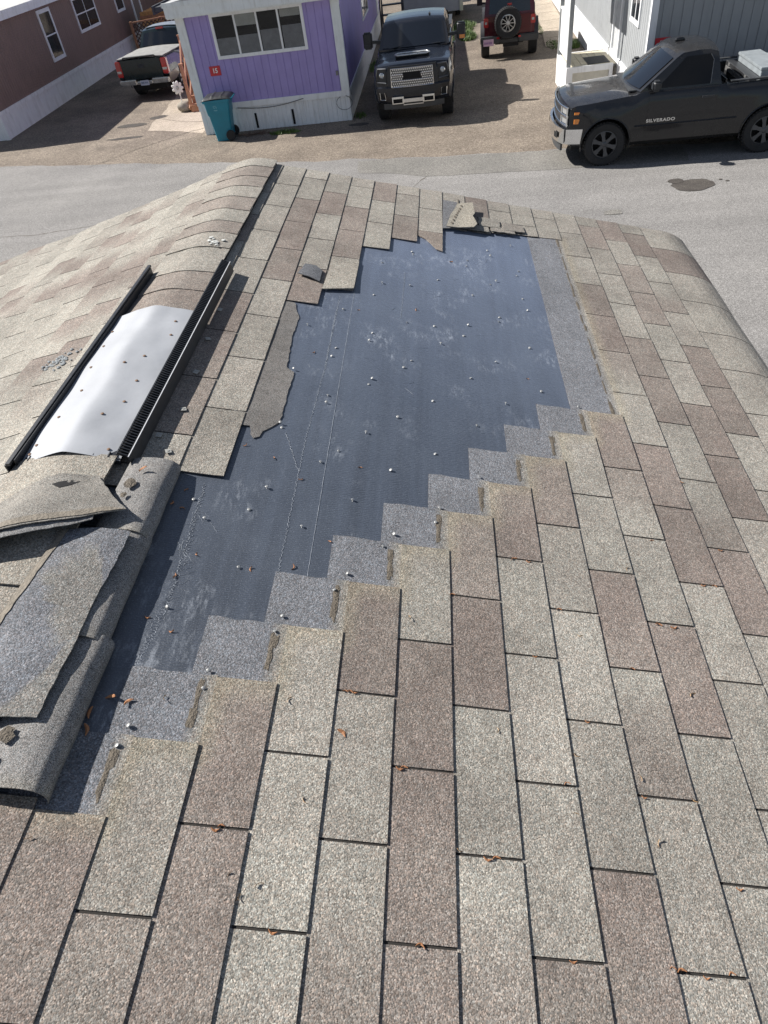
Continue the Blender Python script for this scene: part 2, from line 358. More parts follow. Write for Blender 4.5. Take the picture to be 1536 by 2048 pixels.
# ---- underlayment
def membrane_mat():
    m, nt, b = new_mat('synthetic_underlayment'); L = nt.links; tc = N(nt, 'ShaderNodeTexCoord')
    mp = N(nt, 'ShaderNodeMapping'); mp.inputs['Scale'].default_value = (26, 1.1, 1); L.new(tc.outputs['Object'], mp.inputs['Vector'])
    n1 = N(nt, 'ShaderNodeTexNoise', Scale=1.0, Detail=7.0, Roughness=.65); L.new(mp.outputs[0], n1.inputs['Vector'])
    n2 = N(nt, 'ShaderNodeTexNoise', Scale=2.6, Detail=7.0, Roughness=.65); L.new(tc.outputs['Object'], n2.inputs['Vector'])
    n3 = N(nt, 'ShaderNodeTexNoise', Scale=420.0, Detail=2.0, Roughness=.6); L.new(tc.outputs['Object'], n3.inputs['Vector'])
    c = mixc(nt, ramp(nt, n1.outputs['Fac'], [(.35, 0.0), (.7, 1.0)]), (.030, .037, .049), (.050, .062, .083))
    c = mixc(nt, ramp(nt, n2.outputs['Fac'], [(.45, 0.0), (.75, .35)]), c, (.075, .095, .125))
    # pale dust specks and scuffs
    c = mixc(nt, ramp(nt, n3.outputs['Fac'], [(.56, 0.0), (.75, .45)]), c, (.27, .30, .35))
    sc_ = N(nt, 'ShaderNodeMapping'); sc_.inputs['Scale'].default_value = (70, 22, 1); sc_.inputs['Rotation'].default_value = (0, 0, .7); L.new(tc.outputs['Object'], sc_.inputs['Vector'])
    n4 = N(nt, 'ShaderNodeTexNoise', Scale=1.0, Detail=9.0, Roughness=.8); L.new(sc_.outputs[0], n4.inputs['Vector'])
    n5 = N(nt, 'ShaderNodeTexNoise', Scale=4.2, Detail=3.0); L.new(tc.outputs['Object'], n5.inputs['Vector'])
    mk = N(nt, 'ShaderNodeMath', operation='MULTIPLY'); L.new(ramp(nt, n4.outputs['Fac'], [(.50, 0.0), (.64, 1.0)]), mk.inputs[0]); L.new(ramp(nt, n5.outputs['Fac'], [(.52, 0.0), (.68, .65)]), mk.inputs[1])
    c = mixc(nt, mk.outputs[0], c, (.36, .39, .43))
    L.new(c, b.inputs['Base Color']); b.inputs['Specular IOR Level'].default_value = .85
    L.new(ramp(nt, n2.outputs['Fac'], [(.3, .40), (.7, .52)]), b.inputs['Roughness'])
    b.inputs['Sheen Weight'].default_value = .8; b.inputs['Sheen Roughness'].default_value = .35; b.inputs['Sheen Tint'].default_value = (.55, .68, 1, 1)
    # fine weave and cross ripples
    wv = N(nt, 'ShaderNodeTexWave'); wv.bands_direction = 'Y'; wv.inputs['Scale'].default_value = 46; wv.inputs['Distortion'].default_value = 6; wv.inputs['Detail'].default_value = 3; wv.inputs['Detail Scale'].default_value = 1.4
    L.new(tc.outputs['Object'], wv.inputs['Vector'])
    ad = N(nt, 'ShaderNodeMath', operation='MULTIPLY_ADD'); L.new(n3.outputs['Fac'], ad.inputs[0]); ad.inputs[1].default_value = .6; L.new(wv.outputs['Fac'], ad.inputs[2])
    bp = N(nt, 'ShaderNodeBump', Strength=.4, Distance=.0011); L.new(ad.outputs[0], bp.inputs['Height']); L.new(bp.outputs[0], b.inputs['Normal'])
    return m
MAT['membrane'] = membrane_mat()
bm = bmesh.new()
grid(bm, 64, 60, lambda a, b: P(1, .3 + a * 14.5, -.5 + 12.3 * b, .0006 + noise.noise(Vector((a * 30, b * 4, 0))) * .0009))
UL = kid('underlayment', bm, MAT['membrane'], smooth=60)
MAT['wrinkle'] = simple('pale_crease', (.22, .245, .28), rough=.7, var=.3, vscale=50)
def ribbon(bm, pts, wd, jag, n, lift=.0012, seed=0):
    rnd = random.Random(seed); out = []
    for i in range(n + 1):
        t = i / n * (len(pts) - 1); k = min(int(t), len(pts) - 2); f = t - k
        u = pts[k][0] * (1 - f) + pts[k + 1][0] * f; v = pts[k][1] * (1 - f) + pts[k + 1][1] * f
        u += rnd.uniform(-jag, jag); ww = wd * rnd.uniform(.45, 1.3)
        out.append((bm.verts.new(P(1, u - ww / CW, v, .0012)), bm.verts.new(P(1, u, v, .0012 + lift)), bm.verts.new(P(1, u + ww / CW, v, .0012))))
    for a, b in zip(out, out[1:]):
        bm.faces.new((a[0], a[1], b[1], b[0])); bm.faces.new((a[1], a[2], b[2], b[1]))
bm = bmesh.new()
ribbon(bm, [(5.3, 8.99), (5.47, 2.51)], .0008, .004, 200, .0004, 1)
ribbon(bm, [(4.9, 7.37), (4.93, 5.6), (4.85, 4.2), (4.9, 2.47)], .0007, .022, 420, .0004, 2)
ribbon(bm, [(4.9, 7.0), (4.93, 5.6)], .0007, .035, 120, .0004, 12)
ribbon(bm, [(6.93, 8.37), (6.91, 7.02)], .0007, .02, 120, .0004, 3)
ribbon(bm, [(2.94, 3.41), (3.0, 2.7), (3.08, 2.04), (2.95, 1.5)], .0010, .035, 260, .0005, 4)
ribbon(bm, [(2.97, 3.3), (3.1, 2.5), (3.02, 2.04), (2.9, 1.45)], .0008, .05, 260, .0005, 5)
ribbon(bm, [(4.35, 4.3), (4.85, 3.75)], .0007, .02, 40, .0008, 6)
for i in range(34):
    rr = random.Random(100 + i); u = 2.95 + rr.uniform(-.05, .05); v = rr.uniform(1.6, 3.3)
    ribbon(bm, [(u, v), (u + rr.uniform(-.25, .5), v + rr.uniform(-.14, .14))], .0005, .02, 12, .0003, 200 + i)
for i in range(26):
    rr = random.Random(300 + i); u = 3 + rr.random() * 8; v = 2.6 + (u - 3) * .5 + rr.random() * 4
    if v > 10: continue
    ribbon(bm, [(u, v), (u + rr.uniform(-.3, .3), v + rr.uniform(-.12, .12))], .0005, .01, 6, .0006, 400 + i)
kid('crease', bm, MAT['wrinkle'], label='pale creases and scratches running across the dark underlayment')

# ---- shingle courses
BROWN = {(-3, 8), (-2, 4), (-2, 5), (-2, 6), (-2, 0), (-1, -1), (-1, 7), (-1, 8), (-1, 9), (0, 7), (0, 10), (1, -1), (1, 0), (1, 8), (1, 9), (2, 11), (3, 1), (3, 9), (4, 0), (4, -1), (4, 1), (5, 1), (5, 2), (6, -1), (6, 3), (6, 11), (7, 3), (8, 2), (9, 1), (9, 4), (10, 3), (10, 4), (10, 7), (10, 8), (11, 2), (11, 5), (11, 6), (11, 10), (12, 4), (12, 5), (12, 8), (12, 9), (12, 11), (13, 5), (13, 6), (13, 10), (7, -1), (14, 4), (14, 10), (8, -2), (12, 0)}
HALF = {(0, -1), (1, -2), (8, 1), (11, 3), (9, 3), (12, 2), (13, 8), (10, 6), (5, -1), (3, -1), (2, -1)}
LO = {k: (k + 2) * .5 for k in range(-1, 10)}; LO[-2] = .55; LO[-3] = .55
HI = {-3: 3.2, -2: 3.3, -1: 3.5, 0: 7.0, 1: 7.5, 2: 9.0, 3: 9.5, 4: 10.0, 5: 10.3, 6: 10.36, 7: 10.46, 8: 10.55, 9: 10.6}
def row_h(ub, u):
    if ub > 18.5: ub = 18.29; u = min(u, 18.29)
    return .0022 + .0068 * (u - (ub - 2.44)) / 2.44
def rnd2(a, b, c=0): return random.Random(a * 7919 + b * 104729 + c * 31).random()
bm = bmesh.new(); tint = bm.loops.layers.float_color.new('tint')
def patchq(side, k, ub, u0, u1, v0, v1, nu, nv, colf, hx=None, jag0=0, jag1=0):
    T = []
    for i in range(nu + 1):
        rowv = []
        for j in range(nv + 1):
            u = u0 + (u1 - u0) * i / nu; v = v0 + (v1 - v0) * j / nv
            if j == 0 and jag0: v += noise.noise(Vector((u * 3.1, k * 5.1, 0))) * jag0
            if j == nv and jag1: v += noise.noise(Vector((u * 3.1, k * 5.1, 9))) * jag1
            h = row_h(ub, u) + (hx(u, v) if hx else 0)
            rowv.append((bm.verts.new(P(side, u, v, h)), bm.verts.new(P(side, u, v, max(h - .0029, .0003))), colf(u, v)))
        T.append(rowv)
    def face(q):
        f = bm.faces.new([x[0] for x in q])
        for l, x in zip(f.loops, q): l[tint] = x[1]
    for i in range(nu):
        for j in range(nv):
            face([(T[a][b][0], T[a][b][2]) for a, b in ((i, j), (i + 1, j), (i + 1, j + 1), (i, j + 1))])
    dk = (.8, .0, .2, 0)
    def skirt(p, q): face([(p[0], dk), (q[0], dk), (q[1], dk), (p[1], dk)])
    for j in range(nv): skirt(T[nu][j], T[nu][j + 1]); skirt(T[0][j + 1], T[0][j])
    for i in range(nu): skirt(T[i + 1][0], T[i][0]); skirt(T[i][nv], T[i + 1][nv])
for side in (1, -1):
    for k in range(-3, 15):
        ub = k + 4.29
        EX = 1.0
        if k == 14: ub = 19.5; EX = 2.26
        off = 0 if k % 2 == 0 else .5
        if side == -1: off = (off + .27 * k) % 1.0
        spans = [(VN, VF)]
        if side == 1 and k in LO: spans = [(VN, LO[k]), (HI[k], VF)]
        for si, (a, b) in enumerate(spans):
            if side == 1 and k in (-2, -3) and False: pass
            # head lap
            def colh(u, v, ub=ub, k=k):
                y = max(0, 1 - abs(u - (ub - 1.08)) / .12) * .75
                bl = 1 if u < ub - 1.18 else max(0, (ub - 1.02 - u) / .16)
                return (.25, .55 + .3 * noise.noise(Vector((u, v * 2, k))), bl, y)
            if ub - 1.0 > .05:
                nvv = max(2, int((b - a) * 2))
                if side == 1 and -1 <= k < 11:
                    patchq(side, k, ub, max(.05, ub - 2.44), ub - 1.0, a, b, 9, nvv, colh, jag0=.05 if (si == 1 and k >= 4) else 0, jag1=.02 if si == 0 else 0)
                else:
                    patchq(side, k, ub, max(.05, ub - EX - .4), ub - EX, a, b, 2, nvv, colh)
            s = math.floor(a - off) + off
            while s < b:
                s0, s1 = max(s, a), min(s + 1, b); slot = int(math.floor(s - off + .5))
                if s1 - s0 > .03:
                    g0 = .0085 if s0 == s else 0; g1 = .0085 if s1 == s + 1 else 0
                    if side == 1:
                        t = (.68 + .22 * rnd2(k, slot, 6)) if (k, slot) in BROWN else (.6 if (k, slot) in HALF else .16 * rnd2(k, slot, 7))
                        half = rnd2(k, slot, 5) if (k, slot) in HALF else 0
                    else:
                        q = noise.noise(Vector((k * .33, slot * .42 - k * .25, 3.7)))
                        t = .85 if q > .12 else (.35 if q > .0 else 0); half = rnd2(k, slot, 5)
                    br = .30 + .45 * rnd2(k, slot, 1); lift = .0012 * rnd2(k, slot, 2) + (.0005 if side == 1 else 0)
                    sk = (rnd2(k, slot, 4) - .5) * .0016
                    def colt(u, v, t=t, br=br, s=s, half=half, ub=ub, k=k, a=a, b=b, side=side):
                        f = v - s; tt = t
                        if half: tt = t * max(0, min(1, (f if half > .5 else 1 - f) * 2.2 - .5))
                        tt += .16 * noise.noise(Vector((k * 3.3, v * 1.7, side))) + (.08 if t else 0)
                        y = .55 * max(0, 1 - (u - (ub - 1)) / .1) if (side == 1 and 0 <= k < 11 and ((v > LO.get(k, 99) - .6 and v < LO.get(k, 99)) or (k == 10 and 5.4 < v < 10.6))) else 0
                        if side == 1 and k in LO and abs(v - LO[k]) < .07: y = max(y, .5)
                        return (max(0, min(1, tt)), br, 0, y)
                    def hxt(u, v, lift=lift, ub=ub, sk=sk, s=s, k=k):
                        e = max(0, u - (ub - 1)); return lift * e * e + sk * e * (v - s - .5) + noise.noise(Vector((u * 1.7, v * 3, k))) * .0005 * e
                    patchq(side, k, ub, ub - EX, ub, s0 + g0, s1 - g1, 3 if k < 14 else 8, 5 if side == 1 else 4, colt, hxt, jag0=.06 if (side == 1 and si == 1 and k in (5, 6, 7, 8, 9) and s0 == a) else 0)
                s += 1
me_name = 'shingle_courses'
o = kid(me_name, bm, MAT['shingle'], recalc=False)
for p in o.data.polygons: p.use_smooth = False
# faces were wound consistently only per side: fix the orientation from geometry
bmx = bmesh.new(); bmx.from_mesh(o.data)
for f in bmx.faces:
    if f.normal.z < -0.05: f.normal_flip()
bmx.to_mesh(o.data); bmx.free()

# ---- tar seal strips on the bared head laps
bm = bmesh.new()
def blob(bm, u, v, du, dv, hf, seed):
    rnd = random.Random(seed); ring = []
    n = 14
    for i in range(n):
        a = 2 * math.pi * i / n; q = 1 + rnd.uniform(-.28, .28)
        ca, sa = math.cos(a), math.sin(a)
        uu = u + du * math.copysign(abs(ca) ** .6, ca) * q; vv = v + dv * math.copysign(abs(sa) ** .5, sa) * q
        ring.append(bm.verts.new(P(1, uu, vv, hf(uu) + .0007)))
    c = bm.verts.new(P(1, u, v, hf(u) + .0018))
    for i in range(n): bm.faces.new((c, ring[i], ring[(i + 1) % n]))
bm.free()
for k in range(-1, 10):
    ub = k + 4.29; v1 = LO[k]; hf = lambda u, ub=ub: row_h(ub, u); q = rnd2(k, 44)
    bm = bmesh.new(); blob(bm, ub - 1.23 + .03 * q, v1 - .14 - .03 * q, .045 + .03 * q, .06 + .05 * (1 - q), hf, k); blob(bm, ub - 1.22, v1 - .33 + .03 * q, .07 - .03 * q, .07 + .06 * q, hf, k + 50)
    kid('seal_strip', bm, MAT['tar'])
v = 5.6; i = 0
while v < 10.5:
    L_ = .07 + .13 * rnd2(i, 3); bm = bmesh.new(); blob(bm, 14.29 - 1.22 + .05 * (rnd2(i, 8) - .5), v, .018 + .035 * rnd2(i, 5), L_, lambda u: row_h(14.29, u), 70 + i); kid('seal_strip', bm, MAT['tar'], label='dash of tar on the bared starter strip'); v += L_ * 2 + .03 + .12 * rnd2(i, 12); i += 1
bm = bmesh.new(); blob(bm, 9.0, 11.45, .03, .2, lambda u: .012, 900); kid('seal_strip', bm, MAT['tar'])
# thin dark strips laid along the slots
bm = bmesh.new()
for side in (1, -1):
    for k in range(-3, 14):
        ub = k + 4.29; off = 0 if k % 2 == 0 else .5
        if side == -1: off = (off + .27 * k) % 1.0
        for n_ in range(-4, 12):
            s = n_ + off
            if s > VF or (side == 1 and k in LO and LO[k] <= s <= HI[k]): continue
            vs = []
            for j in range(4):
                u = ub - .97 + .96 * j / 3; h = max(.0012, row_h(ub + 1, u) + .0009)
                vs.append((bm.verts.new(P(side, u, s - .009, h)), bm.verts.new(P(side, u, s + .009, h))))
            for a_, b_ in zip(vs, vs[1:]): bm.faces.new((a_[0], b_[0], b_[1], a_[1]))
g_ = kid('slot_strip', bm, simple('slot_strip', (.028, .025, .022), rough=.95, var=.4, vscale=200), recalc=False); g_['kind'] = 'stuff'
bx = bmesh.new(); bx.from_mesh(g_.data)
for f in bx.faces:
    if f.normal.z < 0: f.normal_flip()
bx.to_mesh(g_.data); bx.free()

# ---- nails in the underlayment and in the bared head laps
NAILS = [(5.97, 7.53), (5.09, 7.01), (4.15, 6.48), (7.11, 6.92), (6.1, 6.52), (6.04, 6.33), (5.12, 6.05), (5.05, 5.85), (8.18, 6.53), (7.31, 6.01), (7.1, 5.83), (6.27, 5.49), (6.18, 5.37), (5.16, 5.04), (5.16, 4.91), (7.94, 5.24), (7.03, 4.84), (6.26, 4.49), (4.23, 4.36), (5.3, 3.93), (4.26, 3.46), (8.01, 4.32), (6.96, 3.97), (6.15, 3.46), (5.67, 4.14), (7.14, 7.97), (3.19, 2.98), (4.02, 3.16), (10.05, 9.69), (10.14, 9.49), (9.22, 9.17), (9.17, 8.94), (11.04, 10.05), (11.15, 9.09), (11.04, 8.9), (10.21, 8.59), (9.99, 8.45), (11.08, 8.14), (11.19, 7.81), (10.15, 7.48), (10.11, 7.35), (9.09, 7.12), (8.91, 6.82), (11.0, 6.78), (9.85, 6.29), (9.04, 5.84), (11.08, 5.78), (9.97, 5.41), (7.98, 6.95), (7.14, 9.12), (7.17, 9.01), (6.1, 8.56), (4.13, 2.5), (3.1, 2.03), (2.84, 3.19), (9.1, 4.9), (5.17, 3.04), (8.1, 8.3), (9.3, 8.0), (6.2, 7.9)]
NAILSH = [(8.1, 3.52), (7.12, 3.1), (6.24, 2.57), (5.15, 2.07), (5.08, 1.92), (6.03, 2.38), (6.9, 2.93), (8.01, 3.32), (4.12, 1.53), (3.16, 1.06), (3.1, .92), (4.12, 1.39), (12.06, 5.55), (9.06, 4.05), (4.17, 4.42), (4.12, 5.44)]
def nail_mesh(name, lift, tilt):
    bm = bmesh.new(); lathe(bm, [(.0014, -.004), (.0014, lift)], 6, 'z')
    lathe(bm, [(.0052, lift), (.0062, lift + .0005), (.0060, lift + .0012), (.0030, lift + .0017)], 12, 'z')
    sharp(bm, 40); me = bpy.data.meshes.new(name); bm.to_mesh(me); bm.free(); me.materials.append(MAT['nail']); return me
NM = [nail_mesh('nail', l, 0) for l in (.0015, .004, .007)]
for i, (u, v) in enumerate(NAILS + NAILSH):
    sh = i >= len(NAILS)
    o = bpy.data.objects.new('nail', NM[0] if sh else NM[i % 3]); link(o); o.parent = UL
    o.location = P(1, u, v, .0075 if sh else .0015) - Vector((XR, -1.0, 0))
    o.rotation_euler = (random.uniform(-.22, .22), TH[1] + random.uniform(-.15, .3), random.uniform(0, 6)); s_ = random.uniform(.66, .84); o.scale = (s_, s_, s_)

# ---- pieces cut from sheets
def polyslab(name, pts, hf, thick, mat, parent, side=1, tcol=(.3, .4, 0, 0), cell=.25, label=None, smooth=40, under=None):
    bm = bmesh.new(); vs = [bm.verts.new((x, y, 0)) for x, y in pts]; bm.faces.new(vs)
    us = [p[0] for p in pts]; vv = [p[1] for p in pts]
    bmesh.ops.triangulate(bm, faces=bm.faces[:])
    x = min(us) + cell
    while x < max(us):
        bmesh.ops.bisect_plane(bm, geom=bm.verts[:] + bm.edges[:] + bm.faces[:], plane_co=(x, 0, 0), plane_no=(1, 0, 0)); x += cell
    y = min(vv) + cell * .5
    while y < max(vv):
        bmesh.ops.bisect_plane(bm, geom=bm.verts[:] + bm.edges[:] + bm.faces[:], plane_co=(0, y, 0), plane_no=(0, 1, 0)); y += cell * .5
    r = bmesh.ops.extrude_face_region(bm, geom=bm.faces[:]); top = {e for e in r['geom'] if isinstance(e, bmesh.types.BMVert)}
    for v in bm.verts:
        u_, v_ = v.co.x, v.co.y; h = hf(u_, v_) + (0 if v in top else -thick)
        v.co = ridge(u_ * CW, v_, h) if side == 0 else P(side, u_, v_, h)
    if parent is None:
        base = sum((v.co for v in bm.verts), Vector()) / len(bm.verts)
        for v in bm.verts: v.co -= base
        o = finish(name, bm, mat, None, smooth); o.location = base
    else: o = kid(name, bm, mat, parent, smooth)
    cf = tcol if callable(tcol) else (lambda c: tcol)
    paint_attr(o, cf)
    if label: o['label'] = label
    return o
def jagged(pts, amp, seed, step=.12):
    rnd = random.Random(seed); out = []
    for i, p in enumerate(pts):
        q = pts[(i + 1) % len(pts)]; d = math.hypot(q[0] - p[0], (q[1] - p[1]) * 2.4); n = max(1, int(d / step))
        for j in range(n):
            t = j / n; a = amp if j else 0
            out.append((p[0] + (q[0] - p[0]) * t + rnd.uniform(-a, a), p[1] + (q[1] - p[1]) * t + rnd.uniform(-a, a) * .4))
    return out
polyslab('torn_shingle', jagged([(3.0, 4.28), (3.49, 4.30), (3.56, 4.18), (3.66, 4.12), (3.78, 4.16), (3.82, 4.25), (4.15, 4.44), (4.15, 5.38), (3.93, 5.45), (3.82, 6.2), (3.86, 6.6), (3.6, 6.97), (3.0, 6.98)], .018, 5),
         lambda u, v: .004 + .004 * max(0, 3.9 - u) + .002 * noise.noise(Vector((u * 2, v * 3, 0))), .0032, MAT['smooth_shingle'], HOME, label='torn strip of shingle left hanging over the underlayment', tcol=(.6, .35, 0, 0))
polyslab('torn_tab', jagged([(7.33, 9.80), (7.62, 9.70), (7.85, 9.52), (8.02, 9.36), (8.27, 9.30), (8.29, 10.0), (7.31, 10.0)], .012, 6), lambda u, v: row_h(8.29, u) + .0006, .0034, MAT['shingle'], HOME, label='brown tab torn off at a slant', tcol=(.95, .5, 0, .1))
polyslab('folded_tab', jagged([(3.42, 7.72), (3.55, 8.02), (3.95, 8.0), (4.18, 7.9), (4.16, 7.58), (3.7, 7.66)], .015, 8), lambda u, v: .018 + .005 * math.sin((u - 3.4) * 4), .003, MAT['smooth_shingle'], HOME, label='small dark fold of a lifted tab', tcol=(.1, .0, .8, 0))
polyslab('lifted_tab', [(4.30, 7.42), (5.30, 7.53), (5.31, 8.4), (4.4, 8.42)], lambda u, v: .0125 + .010 * max(0, 8.0 - v) * max(0, u - 4.3), .0035, MAT['shingle'], HOME, label='lifted tab with a rounded corner beside the bare patch', tcol=(.15, .55, 0, .1))
polyslab('head_lap_scrap', [(8.30, 10.22), (8.95, 10.35), (8.95, 11.5), (8.33, 11.5)], lambda u, v: .0125, .003, MAT['shingle'], HOME, tcol=(.2, .3, .9, 0), label='blue grey head lap bared at the far edge')
for (a, b, c, d, t) in ((8.95, 9.75, 10.52, 10.95, .7), (9.8, 10.7, 10.58, 10.98, .1), (10.8, 11.7, 10.55, 10.92, .45), (9.1, 10.2, 10.33, 10.6, .2), (10.3, 11.3, 10.42, 10.66, .35)):
    polyslab('broken_tab', jagged([(a, c), (b, c + .04), (b, d), (a, d)], .03, int(a * 10)), lambda u, v, c=c: .015 + .012 * max(0, c + .35 - v), .0035, MAT['shingle'], HOME, tcol=(t, .35, .1, .05))

# ---- ridge caps
cap_lines = [6.12, 6.74, 7.26, 8.02, 8.53, 8.96, 9.45, 10.0, 10.49, 10.98, 11.49, 11.93]
cap_t = [.85, .75, .15, .2, .75, .05, .75, .1, .65, .8, .1]
for i in range(len(cap_lines) - 1):
    v0, v1 = cap_lines[i], cap_lines[i + 1] + (.2 if i < 10 else 0)
    bm = bmesh.new()
    def cf(a, b, v0=v0, v1=v1, i=i):
        s = -.155 + .292 * a + .004 * math.sin(i * 3.1); v = v0 + (v1 - v0) * b
        return ridge(s, v + .015 * math.sin(a * 5 + i), .0195 - .0026 * (v - v0) / .5 + .0015 * noise.noise(Vector((s * 20, v * 2, i))))
    slab(bm, 18, 3, cf, Vector((0, 0, -.003)))
    o = kid('ridge_cap', bm, MAT['shingle'], smooth=40)
    c0 = (cap_t[i], .45 + .2 * rnd2(i, 9), 0, 0); paint_attr(o, lambda co, c0=c0: c0)
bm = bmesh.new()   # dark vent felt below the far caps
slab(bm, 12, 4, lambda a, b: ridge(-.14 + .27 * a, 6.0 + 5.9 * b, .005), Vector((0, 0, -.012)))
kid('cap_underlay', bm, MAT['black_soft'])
for (v0, v1, t) in ((.3, 1.12, .2), (1.0, 2.0, .25), (1.95, 3.3, .15), (2.6, 3.48, .2)):
    bm = bmesh.new()
    slab(bm, 14, 3, lambda a, b, v0=v0, v1=v1: ridge(-.16 + .302 * a, v0 + (v1 - v0) * b, .034 - .008 * b), Vector((0, 0, -.004)))
    o = kid('ridge_cap', bm, MAT['shingle'], smooth=40); paint_attr(o, lambda co, t=t: (t, .5, 0, .1))
for (v0, v1) in ((-2.6, -1.55), (-1.6, -.6), (-.65, .35)):
    bm = bmesh.new()
    slab(bm, 14, 3, lambda a, b, v0=v0, v1=v1: ridge(-.15 + .29 * a, v0 + (v1 - v0) * b, .026 - .008 * b), Vector((0, 0, -.004)))
    o = kid('ridge_cap', bm, MAT['shingle'], smooth=40); paint_attr(o, lambda co: (.4, .5, 0, 0))

# ---- rolled caps lying along the bare patch
prof = [(.165, .018), (.173, .030), (.195, .040), (.235, .046), (.262, .047), (.284, .043), (.299, .033), (.305, .019), (.303, .002)]
def catm(pr, t):
    t *= len(pr) - 1; k = min(int(t), len(pr) - 2); f = t - k; return tuple(pr[k][i] * (1 - f) + pr[k + 1][i] * f for i in (0, 1))
for i, (v0, v1, w1_) in enumerate(((.52, 1.62, 1.03), (1.57, 2.64, .99), (2.58, 3.5, .985))):
    bm = bmesh.new()
    def rf(a, b, v0=v0, v1=v1, w1_=w1_, i=i):
        s, h = catm(prof, a); v = v0 + (v1 - v0) * b
        s = s * w1_ + .004 * noise.noise(Vector((v * 2.2, i, 0))); h = h * (1.0 - .06 * b) + .0035 * (1 - b) + .002 * noise.noise(Vector((v * 3, a * 3, i)))
        if i == 2: h *= 1 - .25 * max(0, b - .75) * 4 * .5
        return P(1, s / CW, v + .02 * math.sin(a * 3), max(h, .0012))
    slab(bm, 30, 10, rf, Vector((-.0015, 0, -.0025)))
    o = finish('rolled_cap', bm, MAT['smooth_shingle'], None, 50)
    base = P(1, 1.8, (v0 + v1) / 2, 0); o.data.transform(Matrix.Translation(-base)); o.location = base
    paint_attr(o, lambda co, L=(v1 - v0) * TB: (.2, .75, 0, .35 * max(0, 1 - (co.y + L / 2) / .03)))
    tag(o, ('nearest bent grey ridge cap beside the lowest head lap, with a tar smear', 'middle one of the three bent grey ridge caps along the underlayment', 'bent grey ridge cap farthest away, its end under the vent shadow')[i], 'ridge cap', 'bent grey ridge caps lying in a line along the underlayment')
for j, (u, v, sc1, par) in enumerate(((1.62, 3.12, .7, 0), (1.6, 2.97, .4, 0), (1.62, .84, .7, 1), (1.58, .68, .4, 1))):
    bm = bmesh.new(); rnd = random.Random(j); c = P(1, u, v, .0505 + .0035)
    ring = [bm.verts.new(P(1, u + .16 * sc1 * math.cos(a) * rnd.uniform(.75, 1.2), v + .085 * sc1 * math.sin(a) * rnd.uniform(.75, 1.2), catm(prof, .36)[1] + .006)) for a in [k * math.pi / 7 for k in range(14)]]
    cc = bm.verts.new(sum((q.co for q in ring), Vector()) / 14 + Vector((0, 0, .002)))
    for q in range(14): bm.faces.new((cc, ring[q], ring[(q + 1) % 14]))
    par_o = [x for x in bpy.data.objects if x.name.startswith('rolled_cap')][0 if par else 2]
    o = finish('tar_smear', bm, MAT['tar'], None); o.data.transform(Matrix.Translation(-par_o.location)); o.parent = par_o

# ---- overturned slab of head lap with its adhesive strip
def slab_h(u, v): return .057 + .004 * noise.noise(Vector((u * 1.5, v * 2.5, 2))) - .028 * max(0, 1.1 - u)
s_o = polyslab('loose_shingle', jagged([(2.06, 2.57), (2.05, 2.26), (1.98, 1.88), (1.99, 1.5), (1.94, 1.15), (1.94, .96), (1.42, .94), (.3, .92), (.56, 1.56), (.84, 2.51), (1.4, 2.55)], .010, 21), slab_h, .003, MAT['shingle'], None,
               tcol=lambda co: (.2, .55, 1, .0 if noise.noise(Vector((co.x * 7, co.y * 5, 3))) < .18 else .35))
tag(s_o, 'blue grey shingle slab with tan adhesive strip lying over the bent ridge caps', 'shingle')
st = polyslab('adhesive_strip', jagged([(.84, 2.50), (.95, 2.52), (.68, 1.57), (.44, .93), (.31, .93), (.56, 1.56)], .012, 22), lambda u, v: slab_h(u, v) + .002, .002, MAT['adhesive'], None)
m0 = st.location - s_o.location; st.parent = s_o; st.location = m0
# ---- big curled shingle draped over the ridge
def flap_h(u, v):
    lowv = 2.30 + .2 * u; f = max(0, min(1, (v - lowv) / .62))
    return .072 - .040 * f + .012 * math.exp(-((u - .2) / .7) ** 2) + .003 * noise.noise(Vector((u * 1.2, v * 3, 5))) - .012 * max(0, u - 1.2)
f_o = polyslab('curled_shingle', jagged([(1.98, 2.76), (1.60, 2.90), (1.03, 3.17), (.3, 3.12), (-.57, 2.92), (-3.0, 2.35), (-3.0, 1.7), (0, 2.30), (1.2, 2.55), (1.6, 2.66)], .012, 31), flap_h, .003, MAT['smooth_shingle'], None, side=0, tcol=(.35, .8, .1, .25), cell=.2)
tag(f_o, 'curled grey shingle with a hole and brown glue edge, draped over the ridge', 'shingle')
for nm, pts, hh, mt in (('adhesive_strip', [(1.96, 2.75), (1.6, 2.75), (1.2, 2.66), (0, 2.41), (-3, 1.81), (-3, 1.72), (0, 2.32), (1.2, 2.57), (1.6, 2.68)], .002, MAT['adhesive']),
                    ('lower_layer', [(1.45, 2.66), (1.5, 2.59), (1.2, 2.49), (0, 2.22), (-3, 1.60), (-3, 1.8), (0, 2.45), (1.2, 2.7)], -.006, MAT['smooth_shingle']),
                    ('hole', [(.28, 2.98), (.5, 2.93), (.66, 2.99), (.78, 3.06), (.6, 3.06), (.4, 3.02)], .0012, MAT['black_soft'])):
    st = polyslab(nm, jagged(pts, .010, len(nm)), lambda u, v, hh=hh: flap_h(u, v) + hh, .002, mt, None, side=0, tcol=(.2, .9, .2, .0), cell=.2)
    m0 = st.location - f_o.location; st.parent = f_o; st.location = m0
